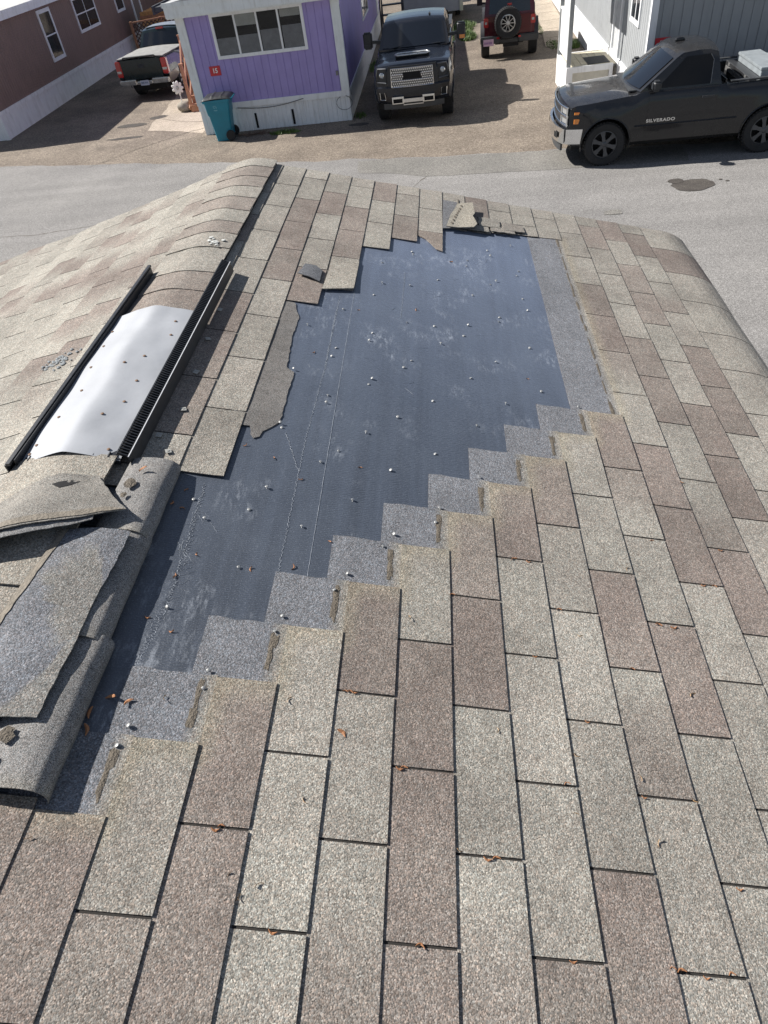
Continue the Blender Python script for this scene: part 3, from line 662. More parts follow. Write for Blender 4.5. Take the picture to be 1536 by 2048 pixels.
# ---- small scrap lying at the far edge, dark tar dashes on it
sc_o = polyslab('shingle_scrap', [(8.9, 11.25), (9.55, 11.32), (9.62, 10.9), (9.50, 10.72), (9.66, 10.42), (9.52, 10.30), (8.42, 10.22), (8.6, 10.7)], lambda u, v: .030 + .018 * max(0, u - 8.9) + .004 * math.sin(v * 9), .004, MAT['smooth_shingle'], None, tcol=(.1, 1, 0, .55))
tag(sc_o, 'small overturned shingle scrap with dark tar dashes at the far underlayment edge', 'shingle scrap')
bm = bmesh.new()
for i in range(8):
    t = i / 7; u = 9.08 - .42 * t; v = 11.16 - .78 * t; ring = []
    for k in range(10):
        a = k * math.pi / 5; ring.append(bm.verts.new(P(1, u + .05 * math.cos(a), v + .042 * math.sin(a), .030 + .018 * max(0, u - 8.9) + .004 * math.sin(v * 9) + .002) - sc_o.location))
    bm.faces.new(ring)
finish('tar_dash', bm, MAT['tar'], sc_o)

# ---- ridge vent
V = empty('ridge_vent', (0, 0, 0), 0, None, None); V.parent = HOME; V['label'] = 'ridge vent stripped of its caps, bare aluminium plate between black louvres'
bm = bmesh.new()
def plate_f(a, b):
    s = -.150 + .302 * a; v = 3.44 + 2.70 * b + .05 * (1 - b) * math.sin(a * 3.1) * 0
    w_ = .0035 * math.sin(v * 5.2) * math.cos(s * 6) + .003 * noise.noise(Vector((s * 14, v * 2.4, 8)))
    return ridge(s, v, .040 + w_ - (.010 * (1 - b) ** 4) * abs(s) / .15, r=.02)
slab(bm, 30, 48, plate_f, Vector((0, 0, -.0012)))
kid('metal_plate', bm, MAT['aluminium'], V, 50)
bm = bmesh.new()
slab(bm, 12, 10, lambda a, b: ridge(-.138 + .28 * a, 3.48 + 2.6 * b, .026, r=.05), Vector((0, 0, -.022)))
kid('vent_core', bm, MAT['black_plastic'], V)
bm = bmesh.new()
for i in range(7):
    s = -.12 + .04 * i; a = ridge(s, 3.45, .035); b_ = ridge(s, 3.52, .035); bbox(bm, a - Vector((0, 0, .018)), b_ - Vector((0, 0, .018)), .003, .022)
a = ridge(.045, 3.455, .030); b_ = ridge(.15, 3.455, .026); bbox(bm, a - Vector((0, 0, .012)), b_ - Vector((0, 0, .012)), .004, .020)
a = ridge(-.145, 3.455, .026); b_ = ridge(-.075, 3.455, .028); bbox(bm, a - Vector((0, 0, .012)), b_ - Vector((0, 0, .012)), .004, .020)
kid('end_baffle', bm, MAT['black_plastic'], V)
# right louvre: sloping comb with a lip
bm = bmesh.new()
def lv_(s, v, h): return ridge(s, v, h)
nr = 108
for i in range(nr):
    v = 3.46 + (7.48 - 3.46) * i / (nr - 1)
    bbox(bm, lv_(.150, v, .044), lv_(.178, v, .037), .0036, .004)
for (s, h, w_, hh) in ((.151, .043, .004, .004), (.179, .036, .004, .006)):
    bbox(bm, lv_(s, 3.44, h), lv_(s, 7.5, h), w_, hh)
slab(bm, 2, 20, lambda a, b: lv_(.180 + .006 * a, 3.44 + 4.06 * b, .034 - .034 * a), Vector((-.002, 0, -.001)))
kid('louver', bm, MAT['black_plastic'], V)
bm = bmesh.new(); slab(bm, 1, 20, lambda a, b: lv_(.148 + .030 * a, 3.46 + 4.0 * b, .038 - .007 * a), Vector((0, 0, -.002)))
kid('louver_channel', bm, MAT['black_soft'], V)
bm = bmesh.new(); bbox(bm, lv_(.1815, 3.44, .0392), lv_(.1815, 7.5, .0392), .0022, .0022)
kid('lip', bm, simple('lip_highlight', (.55, .56, .58), rough=.5), V)  # pale colour paints in the light caught along the lip's top edge
bm = bmesh.new()
bbox(bm, lv_(-.160, 3.36, .046), lv_(-.158, 7.45, .050), .012, .008); bbox(bm, lv_(-.170, 3.36, .026), lv_(-.168, 7.45, .030), .004, .040)
bbox(bm, lv_(-.150, 3.42, .030), lv_(-.150, 7.4, .030), .004, .03)
kid('rail', bm, MAT['black_plastic'], V)
scr = [(-.128, 3.55), (-.120, 3.66), (.112, 3.55), (.05, 4.0), (-.10, 4.05), (.085, 4.25), (-.085, 4.5), (.085, 4.62), (-.11, 4.95), (.07, 5.05), (-.12, 5.4), (.11, 5.55), (.1, 5.85), (-.13, 5.75), (.02, 4.9)]
bm0 = bmesh.new(); lathe(bm0, [(.0045, 0), (.0045, .002), (.002, .003)], 8, 'z'); msc = bpy.data.meshes.new('screw'); bm0.to_mesh(msc); bm0.free(); msc.materials.append(MAT['screw_dark'])
for s, v in scr:
    o = bpy.data.objects.new('screw', msc); link(o); o.parent = V; b_ = (v - 3.44) / 2.7; a_ = (s + .15) / .302
    o.location = plate_f(a_, b_) - Vector((XR, -1.0, 0)); o.scale = (1.1, 1.1, 1)
bm0 = bmesh.new(); box(bm0, -.008, .008, -.009, .009, 0, .002); box(bm0, -.003, .003, -.003, .003, .002, .004); mc = bpy.data.meshes.new('nail_plate'); bm0.to_mesh(mc); bm0.free(); mc.materials.append(simple('clip_grey', (.33, .33, .31), rough=.7, var=.2, vscale=60))
for u, v in ((1.86, 4.38), (1.95, 3.72), (1.74, 5.06), (1.64, 5.75), (1.58, 6.44), (1.6, 3.93)):
    o = bpy.data.objects.new('nail_plate', mc); link(o); o.parent = HOME; o.location = P(1, u, v, .0115) - Vector((XR, -1.0, 0)); o.rotation_euler = (0, TH[1], random.uniform(-.5, .5))
# clump of loose granules on the left slope
bm = bmesh.new(); rr = random.Random(4)
for i in range(60):
    u = 2.9 + rr.gauss(0, .22); v = 5.72 + rr.gauss(0, .09); r = rr.uniform(.004, .009); c = P(-1, u, v, .010)
    bmesh.ops.create_icosphere(bm, subdivisions=1, radius=r, matrix=Matrix.Translation(c) @ Matrix.Diagonal((1, 1, .6, 1)))
o = finish('granule_clump', bm, simple('granule_clump', (.25, .27, .28), rough=.9, var=.3, vscale=80)); base = P(-1, 2.9, 5.72, .01); o.data.transform(Matrix.Translation(-base)); o.location = base
tag(o, 'grey clump of loose granules on the left slope beside the vent', 'debris')
bm = bmesh.new(); rr = random.Random(6)
for i in range(16):
    u = .55 + rr.gauss(0, .15); v = 8.18 + rr.gauss(0, .06); c = ridge(u * CW, v, .023)
    bmesh.ops.create_icosphere(bm, subdivisions=1, radius=rr.uniform(.004, .010), matrix=Matrix.Translation(c) @ Matrix.Diagonal((1.4, 1, .35, 1)))
o = finish('bird_dropping', bm, simple('dropping', (.45, .46, .44), rough=.9, var=.4, vscale=80)); base = ridge(.07, 8.18, .02); o.data.transform(Matrix.Translation(-base)); o.location = base
tag(o, 'pale crusty droppings on a ridge cap just past the louvre end', 'debris')

# ---- dry bud scales and needles
def scale_mesh(kind, seed):
    rnd = random.Random(seed); bm = bmesh.new(); L_ = {'scale': .016, 'big': .024, 'needle': .017}[kind]; W_ = {'scale': .0022, 'big': .0042, 'needle': .0006}[kind]
    bend = rnd.uniform(-.006, .006); T = []
    for i in range(7):
        t = i / 6; x = (t - .5) * L_; w_ = W_ * (math.sin(math.pi * min(1, t * .9 + .08)) ** .6); y = bend * (1 - (2 * t - 1) ** 2)
        T.append([bm.verts.new((x, y + j * w_, .0012 + .0016 * (1 - abs(j)) + .002 * abs(2 * t - 1))) for j in (-1, -.5, 0, .5, 1)] + [bm.verts.new((x, y, .0002))])
    for a, b in zip(T, T[1:]):
        for j in range(6): bm.faces.new((a[j], a[(j + 1) % 6], b[(j + 1) % 6], b[j]))
    bm.faces.new(T[0]); bm.faces.new(T[-1][::-1])
    bmesh.ops.recalc_face_normals(bm, faces=bm.faces)
    me = bpy.data.meshes.new('bud_scale'); bm.to_mesh(me); bm.free(); me.materials.append(MAT['needle'] if kind == 'needle' else MAT['twig']); return me
TWM = {k: [scale_mesh(k, s) for s in range(4)] for k in ('scale', 'big', 'needle')}
def put(lst, kind, hgt, label, cat, name, group, rot=None, sc_=1.0):
    for i, q in enumerate(lst):
        u, v = q[:2]; o = bpy.data.objects.new(name, TWM[kind][i % 4]); link(o); o.location = P(1, u, v, hgt)
        r = random.uniform(0, 6.28) if rot is None else rot + random.uniform(-.3, .3)
        o.rotation_euler = (0, TH[1], r); s_ = random.uniform(.7, 1.05) * sc_; o.scale = (s_, s_, s_); tag(o, label if isinstance(label, str) else label[i], cat, group)
SLOT = [(9.69, 2.99), (10.0, 2.99), (10.5, 2.49), (14.33, 4.43), (12.98, 3.47), (13.84, 2.99), (14.09, 2.99), (14.61, 3.48), (12.54, 2.47), (12.85, 2.47), (6.53, 1.49), (6.6, 1.50), (6.45, 1.49), (4.83, .49), (4.9, .5), (7.43, .99), (7.5, .99), (10.68, 1.5), (10.15, 1.01), (8.77, .49), (8.9, .49), (5.85, 0), (7.79, -.01), (9.86, 0), (11.37, 0), (11.71, -.01), (12.09, .01), (11.42, .99), (11.75, 2.0), (12.59, .48), (8.34, 2.49), (9.88, 2.0), (11.25, 0.01)]
ORD = ['zeroth', 'first', 'second', 'third', 'fourth', 'fifth', 'sixth', 'seventh', 'eighth', 'ninth', 'tenth', 'eleventh', 'twelfth', 'thirteenth', 'fourteenth', 'fifteenth', 'sixteenth', 'seventeenth', 'eighteenth', 'nineteenth']
def row_of(u): return int(math.ceil(u - .29)) 
def slot_labels(L_):
    out = []; seen = {}
    for u, v in L_:
        key = (row_of(u), round(v * 2)); seen.setdefault(key, []).append(u)
    for u, v in L_:
        key = (row_of(u), round(v * 2)); g = sorted(seen[key]); i = g.index(u)
        place = '' if len(g) == 1 else ('left ' if i == 0 else 'right ') if len(g) == 2 else ORD[i + 1] + ' '
        n = key[1] // 2 + 1
        out.append('%sorange bud scale in slot row %s from the camera, %s course from ridge' % (place, ORD[max(1, n)], ORD[key[0]]))
    return out
put(SLOT, 'scale', .008, slot_labels(SLOT), 'bud scale', 'bud_scale', 'bud scales caught in the shingle slots', rot=0.05)
FACE = [(5.35, .14), (5.17, .24), (5.55, 1.37), (8.36, .52), (11.41, 1.12), (10.2, .81), (10.4, 1.23), (11.5, .7), (12.28, 1.01), (12.2, 3.05), (10.84, 2.26), (2.38, .33), (5.58, .21), (9.06, 1.34), (12.81, 1.83), (6.03, .71), (3.57, 1.28), (7.5, 2.2)]
put(FACE, 'needle', .009, ['thin tan needle on the %s course from the ridge, %s nearest the camera' % (ORD[row_of(u)], ORD[1 + sorted(q[1] for q in FACE).index(v)]) for u, v in FACE], 'needle', 'dry_needle', 'needles on the shingle tabs')
MEMS = [(2.62, 3.29), (2.43, 3.11), (2.68, 3.06), (3.01, 2.33), (3.29, 2.58), (2.81, 1.92), (3.3, 1.83), (4.53, 5.87), (6.23, 3.94), (4.94, 3.65), (5.57, 7.05), (4.24, 3.88), (3.52, 4.01), (4.39, 2.5), (5.15, 2.58), (5.8, 2.91), (10.74, 6.02), (7.4, 7.3), (8.6, 9.0)]
put(MEMS, 'scale', .001, ['small orange bud scale on the dark underlayment, %s counted from the camera' % ORD[1 + sorted((q[1], q[0]) for q in MEMS).index((v, u))] for u, v in MEMS], 'bud scale', 'bud_scale', 'bud scales on the underlayment')
put([(6.46, 1.18), (2.53, 1.12), (3.04, 1.22), (2.74, 1.24), (2.55, 1.0), (1.8, 3.2)], 'big', .006,
    ['large orange bud scale on the pale tab right of the long slot', 'largest of the bud scales in the vent-side gutter shadow by the near bent cap', 'thick orange bud scale on the blue grey head lap', 'upright forked bud scale at the underlayment edge', 'reddish bud scale at the bottom tip of the underlayment', 'orange bud scale lying on the farthest bent cap'], 'bud scale', 'bud_scale', 'larger bud scales')
for o_ in bpy.data.objects:
    if o_.get('label') == 'orange bud scale lying on the farthest bent cap': o_.location = P(1, 1.75, 3.3, .052)

# ================================================================== GROUND
def sheet(name, poly, z, mat, kind='structure', sub=0, label=None, wob=0, seed=0):
    pts = poly
    if wob:
        rnd = random.Random(seed); pts = []
        for i, p in enumerate(poly):
            q = poly[(i + 1) % len(poly)]; n = max(1, int(math.hypot(q[0] - p[0], q[1] - p[1]) / .18))
            for j in range(n):
                t = j / n; x = p[0] + (q[0] - p[0]) * t; y = p[1] + (q[1] - p[1]) * t
                k = noise.noise(Vector((x * .9, y * .9, seed))) * wob + noise.noise(Vector((x * 3.1, y * 3.1, seed))) * wob * .4
                pts.append((x + k, y + k))
    bm = bmesh.new(); f = bm.faces.new([bm.verts.new((x, y, z)) for x, y in pts]); bmesh.ops.triangulate(bm, faces=[f])
    for f in bm.faces:
        if f.normal.z < 0: f.normal_flip()
    o = finish(name, bm, mat, recalc=False); o['kind'] = kind
    if label: o['label'] = label
    return o
sheet('ground', [(-300, -300), (300, -300), (300, 300), (-300, 300)], -.012, MAT['dirt'])
sheet('driveway', [(-45, -60), (45, -60), (45, 70), (-45, 70)], -.006, MAT['drive'])
road_edge = [(-60, 31.5), (-30, 24.3), (-12.1, 19.75), (-4.27, 17.65), (-1.46, 16.9), (3.16, 16.15), (7, 15.5), (30, 12.5), (45, 11)]
sheet('road', [(45, -60), (-60, -60)] + road_edge, 0, MAT['asphalt'], wob=.16, seed=3)
sheet('asphalt_patch', [(-1.44, 16.80), (1.5, 16.35), (3.9, 15.95), (5.6, 15.5), (5.5, 14.6), (3.6, 14.84), (1.6, 15.0), (0, 15.30), (-1.33, 15.95)], .004, MAT['patch'], wob=.08, seed=5)
sheet('concrete_pad', [(-8.4, 22.0), (-6.4, 21.0), (-6.22, 26.5), (-8.9, 27.5)], -.001, MAT['slabs'], wob=.1, seed=8)
sheet('sidewalk', [(4.15, 27.35), (5.12, 27.2), (5.32, 31.5), (6.0, 48), (5.2, 48), (4.45, 31.5)], .01, MAT['slabs'])
bm = bmesh.new()
for y in (28.9, 30.6, 32.4, 34.3, 36.4, 38.7): box(bm, 4.3 + (y - 28) * .06, 5.2 + (y - 28) * .03, y, y + .02, .009, .0125)
o = finish('sidewalk_joint', bm, MAT['crack']); o['kind'] = 'structure'
def stain(name, cx, cy, rx, ry, z, seed, mat=None, n=26):
    rnd = random.Random(seed); pts = []
    for i in range(n):
        a = 2 * math.pi * i / n; q = 1 + .28 * noise.noise(Vector((math.cos(a) * 1.6, math.sin(a) * 1.6, seed * 3.3))) + rnd.uniform(-.06, .06)
        pts.append((cx + rx * q * math.cos(a), cy + ry * q * math.sin(a)))
    sheet(name, pts, z, mat or MAT['oil'])
stain('oil_stain', 5.22, 13.25, .38, .30, .008, 2); stain('oil_stain', 4.98, 13.52, .15, .12, .012, 3); stain('oil_stain', 3.58, 12.27, .17, .11, .008, 4, MAT['patch'])
for i, (x, y) in enumerate(((5.75, 13.4), (5.85, 13.3))): stain('oil_drip', x, y, .035, .03, .008, 20 + i)
stain('oil_stain', -9.2, 22.9, .5, .22, .000, 6); stain('oil_stain', -8.55, 23.6, .32, .2, .0005, 7); stain('oil_stain', -8.9, 21.4, .6, .12, .0, 8); stain('oil_stain', -1.7, 20.1, .28, .16, .0, 9)
def crack(pts, w_, z=.006, seed=0):
    rnd = random.Random(seed); bm = bmesh.new(); prev = None
    for a, b in zip(pts, pts[1:]):
        n = max(2, int(math.hypot(b[0] - a[0], b[1] - a[1]) / .12))
        for j in range(n):
            t = j / n; x = a[0] + (b[0] - a[0]) * t + rnd.uniform(-.025, .025); y = a[1] + (b[1] - a[1]) * t + rnd.uniform(-.025, .025); ww = w_ * rnd.uniform(.4, 1.5)
            c = (bm.verts.new((x, y - ww, z)), bm.verts.new((x, y + ww, z)))
            if prev: bm.faces.new((prev[0], c[0], c[1], prev[1]))
            prev = c
    for f in bm.faces:
        if f.normal.z < 0: f.normal_flip()
    o = finish('pavement_crack', bm, MAT['crack'], recalc=False); o['kind'] = 'structure'
crack([(-9.0, 18.7), (-8.1, 20.0), (-7.0, 21.2), (-6.2, 21.8)], .018, .003, 1)
crack([(-7.3, 19.6), (-6.3, 21.0), (-6.15, 21.3)], .014, .003, 2)
crack([(-8.5, 23.4), (-7.4, 22.6), (-6.3, 22.2)], .012, .003, 3)
crack([(-11.2, 14.2), (-8.3, 13.9), (-6.4, 14.3)], .010, .003, 4)
crack([(.2, 15.25), (-.25, 14.3), (-.3, 13.4)], .014, .003, 5)

# ================================================================== HOUSES
def siding(bm, p0, p1, z0, z1, pitch=.2, dep=.012, gw=.02, thick=.10, outward=None):
    """vertical grooved wall from ground point p0 to p1"""
    p0 = Vector((*p0, 0)); p1 = Vector((*p1, 0)); d = (p1 - p0); L = d.length; d.normalize(); n = Vector((d.y, -d.x, 0))
    if outward is not None and n.dot(Vector((*outward, 0))) < 0: n = -n
    prof = [(0, 0)]; x = pitch
    while x < L - gw:
        prof += [(x - gw / 2, 0), (x - gw / 3, -dep), (x + gw / 3, -dep), (x + gw / 2, 0)]; x += pitch
    prof.append((L, 0))
    F = [[bm.verts.new(p0 + d * a + n * b + Vector((0, 0, z))) for a, b in prof] for z in (z0, z1)]
    Bk = [[bm.verts.new(p0 + d * a - n * thick + Vector((0, 0, z))) for a in (0, L)] for z in (z0, z1)]
    for i in range(len(prof) - 1): bm.faces.new((F[0][i], F[0][i + 1], F[1][i + 1], F[1][i]))
    bm.faces.new((Bk[0][1], Bk[0][0], Bk[1][0], Bk[1][1]))
    bm.faces.new([F[1][i] for i in range(len(prof))] + [Bk[1][1], Bk[1][0]])
    bm.faces.new([F[0][i] for i in range(len(prof) - 1, -1, -1)] + [Bk[0][0], Bk[0][1]])
    bm.faces.new((F[0][0], F[1][0], Bk[1][0], Bk[0][0])); bm.faces.new((F[0][-1], Bk[0][1], Bk[1][1], F[1][-1]))
def wall(name, p0, p1, z0, z1, mat, parent, **k):
    bm = bmesh.new(); siding(bm, p0, p1, z0, z1, **k); o = finish(name, bm, mat); o.parent = parent; return o
class Frame:
    """local frame on a wall: x along it, y outwards, z up"""
    def __init__(s, p0, p1, out):
        s.p = Vector((*p0, 0)); d = Vector((*p1, 0)) - s.p; s.L = d.length; s.d = d.normalized(); s.n = Vector((s.d.y, -s.d.x, 0))
        if s.n.dot(Vector((*out, 0))) < 0: s.n = -s.n
    def pt(s, x, y, z): return s.p + s.d * x + s.n * y + Vector((0, 0, z))
    def box(s, bm, x0, x1, y0, y1, z0, z1):
        for v in box(bm, x0, x1, y0, y1, z0, z1): v.co = s.pt(*v.co)
def window(F, x0, x1, z0, z1, panes, parent, fw=.07, proud=.035, mat='white_paint', glass='glass', mull=.035, rail=None, label=None, curtains=None):
    bm = bmesh.new()
    F.box(bm, x0, x1, -.02, proud, z0, z0 + fw); F.box(bm, x0, x1, -.02, proud, z1 - fw, z1)
    F.box(bm, x0, x0 + fw, -.02, proud - .001, z0 + fw, z1 - fw); F.box(bm, x1 - fw, x1, -.02, proud - .001, z0 + fw, z1 - fw)
    edges = panes if isinstance(panes, list) else [i / panes for i in range(panes + 1)]
    ix0, ix1 = x0 + fw, x1 - fw
    xs = [ix0 + (ix1 - ix0) * e for e in edges]
    for x in xs[1:-1]: F.box(bm, x - mull / 2, x + mull / 2, -.02, proud - .010, z0 + fw, z1 - fw)
    if rail: F.box(bm, ix0, ix1, -.02, proud - .012, rail - .02, rail + .02)
    w_ = finish('window', bm, MAT[mat]); w_.parent = parent
    if label: w_['label'] = label
    for a, b in zip(xs, xs[1:]):
        for (c, d) in (((z0 + fw, rail), (rail, z1 - fw)) if rail else ((z0 + fw, z1 - fw),)):
            bm = bmesh.new(); F.box(bm, a + .001, b - .001, .014, .019, c + .001, d - .001)
            finish('pane', bm, MAT[glass]).parent = w_
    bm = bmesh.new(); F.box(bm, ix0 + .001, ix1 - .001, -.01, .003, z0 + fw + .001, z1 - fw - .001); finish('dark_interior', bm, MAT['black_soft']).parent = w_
    if curtains:
        for (a, b, c, d, m) in curtains:
            bm = bmesh.new(); F.box(bm, x0 + a, x0 + b, .005, .010, c, d); o = finish('blind', bm, m); o.parent = w_
    return w_

# ---- purple home
PF0, PF1 = (-6.20, 20.72), (-1.93, 20.62); PB0, PB1 = (-6.22, 35.5), (-1.98, 35.4)
PH = empty('mobile_home', (-4.05, 28, 0), 0, 'purple mobile home with white skirting, red number 15 sign and four pane front window', 'mobile home')
def house_part(fn):
    pass
def under(parent):
    """re-parent freshly made world-space meshes keeping them in place"""
    for o in list(bpy.data.objects):
        if o.parent == parent and not o.get('_ok'):
            o.matrix_parent_inverse = parent.matrix_world.inverted() if False else Matrix.Translation(-Vector(parent.location))
            o['_ok'] = 1
front = Frame(PF0, PF1, (0, -1)); right = Frame(PF1, PB1, (1, 0)); left = Frame(PF0, PB0, (-1, 0))
wall('wall', PF0, PF1, .72, 2.78, MAT['purple'], PH, pitch=.203, outward=(0, -1))
wall('wall', PF1, PB1, .70, 2.80, MAT['purple'], PH, pitch=.203, outward=(1, 0))
wall('wall', PF0, PB0, .70, 2.80, MAT['purple'], PH, pitch=.203, outward=(-1, 0))
wall('wall', PB0, PB1, .70, 2.80, MAT['purple'], PH, pitch=.203, outward=(0, 1))
for a, b, o_ in ((PF0, PF1, (0, -1)), (PF1, PB1, (1, 0)), (PF0, PB0, (-1, 0)), (PB0, PB1, (0, 1))):
    wall('skirting', a, b, .0, .60, MAT['white_paint'], PH, pitch=.13, dep=.014, gw=.05, thick=.05, outward=o_)
bm = bmesh.new(); front.box(bm, -.01, front.L + .012, -.02, .03, .595, .735); finish('skirting_band', bm, MAT['white_paint']).parent = PH
bm = bmesh.new(); right.box(bm, .005, right.L, -.02, .028, .595, .72); finish('skirting_band', bm, MAT['white_paint']).parent = PH
bm = bmesh.new(); left.box(bm, .005, left.L, -.02, .028, .595, .72); finish('skirting_band', bm, MAT['white_paint']).parent = PH
bm = bmesh.new(); front.box(bm, -.03, .20, -.05, .045, .737, 2.78); finish('corner_trim', bm, MAT['cream_trim']).parent = PH
bm = bmesh.new(); front.box(bm, front.L - .19, front.L + .03, -.05, .045, .737, 2.78); finish('corner_trim', bm, MAT['cream_trim']).parent = PH
bm = bmesh.new(); front.box(bm, -.16, front.L + .14, -.05, .30, 2.78, 3.06); front.box(bm, -.18, front.L + .16, .28, .325, 3.0, 3.10)
front.box(bm, -.15, front.L + .13, .0, .28, 2.755, 2.779)
finish('fascia', bm, MAT['cream_trim']).parent = PH
bm = bmesh.new()
for (e0, e1) in ((-.20, front.L / 2), (front.L / 2, front.L + .18)): pass
vs = [front.pt(-.2, .32, 3.07), front.pt(front.L / 2, .32, 3.32), front.pt(front.L + .18, .32, 3.07)]; ve = [v + Vector((0, 15.3, 0)) for v in vs]
A = [bm.verts.new(v) for v in vs]; B = [bm.verts.new(v) for v in ve]; A2 = [bm.verts.new(v - Vector((0, 0, .06))) for v in vs]; B2 = [bm.verts.new(v - Vector((0, 0, .06))) for v in ve]
for i in (0, 1): bm.faces.new((A[i], A[i + 1], B[i + 1], B[i])); bm.faces.new((A2[i + 1], A2[i], B2[i], B2[i + 1]))
bm.faces.new((A[0], A2[0], A2[1], A2[2], A[2], A[1])); bm.faces.new((B[0], B[1], B[2], B2[2], B2[1], B2[0])); bm.faces.new((A[0], B[0], B2[0], A2[0])); bm.faces.new((A[2], A2[2], B2[2], B[2]))
finish('roof', bm, simple('pale_roof', (.42, .43, .43), rough=.6, var=.12, grunge=(.25, .24, .22))).parent = PH
bl_light = simple('blind_pale', (.60, .62, .58), rough=.8, var=.12); bl_grey = simple('blind_grey', (.33, .345, .36), rough=.8, var=.2)
X0, X1 = .88, 3.35
window(front, X0, X1, 1.75, 2.745, [0, .245, .5, .745, 1], PH, fw=.075, mull=.05, glass='glass_clear', label='wide front window with torn blinds behind its four panes',
       curtains=[(.07, .62, 1.82, 2.20, bl_grey), (.67, 1.20, 1.82, 2.22, bl_grey), (1.28, 1.78, 1.82, 2.28, bl_grey), (1.86, 2.38, 1.82, 2.32, bl_grey),
                 (.67, 1.20, 2.42, 2.67, bl_light), (1.86, 2.38, 2.50, 2.67, bl_light)])
sg = bmesh.new(); front.box(sg, .56, .86, .002, .016, 1.40, 1.62); so_ = finish('number_sign', sg, MAT['red_sign']); so_.parent = PH
yaw = math.atan2(PF1[1] - PF0[1], PF1[0] - PF0[0])
text_obj('sign_number', '15', .15, MAT['white_letter'], so_, front.pt(.71, .018, 1.51), (D(90), 0, yaw), .002, bold=.004)
for x in (1.56, 2.63):
    bm = bmesh.new(); front.box(bm, x - .03, x + .03, .001, .012, .05, .42); finish('skirt_vent', bm, MAT['black_soft']).parent = PH
bm = bmesh.new(); front.box(bm, front.L - .28, front.L - .22, .0, .04, 1.10, 1.20); finish('outlet_box', bm, MAT['dull_alloy']).parent = PH
bm = bmesh.new()
cp = [front.pt(x, .05, .60 - .09 * math.sin((x - 1.1) / 1.9 * math.pi) + .03 * (x - 1.1)) for x in [1.1 + i * .1 for i in range(20)]]
tube(bm, cp, .008, 6)
cp = [front.pt(front.L - .15 + .22 * math.cos(a), .06, .45 + .17 * math.sin(a)) for a in [2 + i * .4 for i in range(15)]]
tube(bm, cp, .006, 6)
tube(bm, [front.pt(front.L + .03, .0, 2.6), front.pt(front.L + .05, -.12, 1.8), front.pt(front.L + .04, -.1, 1.0), front.pt(front.L + .06, .03, .62)], .006, 6)
finish('cable', bm, MAT['black_plastic']).parent = PH
window(right, 6.2, 8.7, 1.42, 2.2, 3, PH, fw=.06, mull=.06)
bm = bmesh.new(); right.box(bm, 13.0, 13.9, -.01, .03, .75, 2.7); finish('door', bm, MAT['white_paint']).parent = PH
# side porch roof and entry of the purple home
bm = bmesh.new(); box(bm, -8.35, -6.3, 25.4, 28.6, 2.50, 2.62); box(bm, -8.4, -8.34, 25.35, 28.65, 2.44, 2.66)
finish('porch_roof', bm, simple('dark_roof', (.045, .05, .06), rough=.8)).parent = PH
for x, y in ((-8.25, 28.4),):
    bm = bmesh.new(); box(bm, x - .04, x + .04, y - .04, y + .04, 0, 2.5); finish('porch_post', bm, MAT['white_paint']).parent = PH

# ---- wooden entry stairs
ST = empty('wooden_stairs', (-6.9, 24.8, 0), 0, 'reddish wooden entry stairs with handrail against the left side of the purple home', 'stairs')
bm = bmesh.new(); box(bm, -7.5, -6.26, 24.7, 26.6, .80, .86); finish('landing', bm, MAT['wood']).parent = ST
for i, (y, z) in enumerate(((23.75, .20), (24.05, .40), (24.38, .60))):
    bm = bmesh.new(); box(bm, -7.46, -6.28, y, y + .33, z - .04, z); box(bm, -7.46, -6.28, y + .02, y + .05, 0, z - .041); finish('step', bm, MAT['wood']).parent = ST
for (x, y, h) in ((-7.52, 24.62, 1.92), (-7.46, 23.86, 1.28), (-7.52, 26.5, 1.92)):
    bm = bmesh.new(); box(bm, x - .045, x + .045, y - .045, y + .045, 0, h); box(bm, x - .06, x + .06, y - .06, y + .06, h, h + .03); finish('post', bm, MAT['wood']).parent = ST
for a, b in (((-7.52, 24.62, 1.80), (-7.46, 23.86, 1.18)), ((-7.52, 24.62, 1.35), (-7.46, 23.86, .72)), ((-7.52, 24.6, 1.86), (-7.52, 26.5, 1.86)), ((-7.52, 24.6, 1.35), (-7.52, 26.5, 1.35)), ((-7.50, 24.7, .78), (-7.5, 23.75, .1))):
    bm = bmesh.new(); bbox(bm, a, b, .04, .09); finish('rail', bm, MAT['wood']).parent = ST
# flower, stone
FL = empty('garden_flower', (-7.98, 24.55, 0), 0, 'white daisy shaped garden ornament standing on a stem beside the wooden stairs', 'garden ornament')
bm = bmesh.new(); tube(bm, [(-7.98, 24.55, 0), (-7.97, 24.55, .3), (-7.98, 24.53, .52)], .018, 8); box(bm, -8.02, -7.92, 24.5, 24.6, .0, .18); finish('stem', bm, MAT['cream_trim'], smooth=40).parent = FL
bm = bmesh.new()
for i in range(9):
    a = i * 2 * math.pi / 9; m = Matrix.Translation((-7.98 + .12 * math.cos(a), 24.50, .58 + .12 * math.sin(a))) @ Matrix.Rotation(-a, 4, 'Y') @ Matrix.Diagonal((.085, .02, .05, 1))
    bmesh.ops.create_icosphere(bm, subdivisions=2, radius=1, matrix=m)
finish('petals', bm, MAT['petal'], smooth=60).parent = FL
bm = bmesh.new(); bmesh.ops.create_icosphere(bm, subdivisions=2, radius=1, matrix=Matrix.Translation((-7.98, 24.485, .58)) @ Matrix.Diagonal((.055, .03, .055, 1))); finish('flower_centre', bm, simple('centre', (.4, .4, .38))).parent = FL
bm = bmesh.new(); bmesh.ops.create_icosphere(bm, subdivisions=3, radius=1)
for v in bm.verts: v.co = Vector((-7.72, 24.0, .14)) + Vector((v.co.x * .26, v.co.y * .2, v.co.z * .16)) * (1 + .15 * noise.noise(v.co * 1.7))
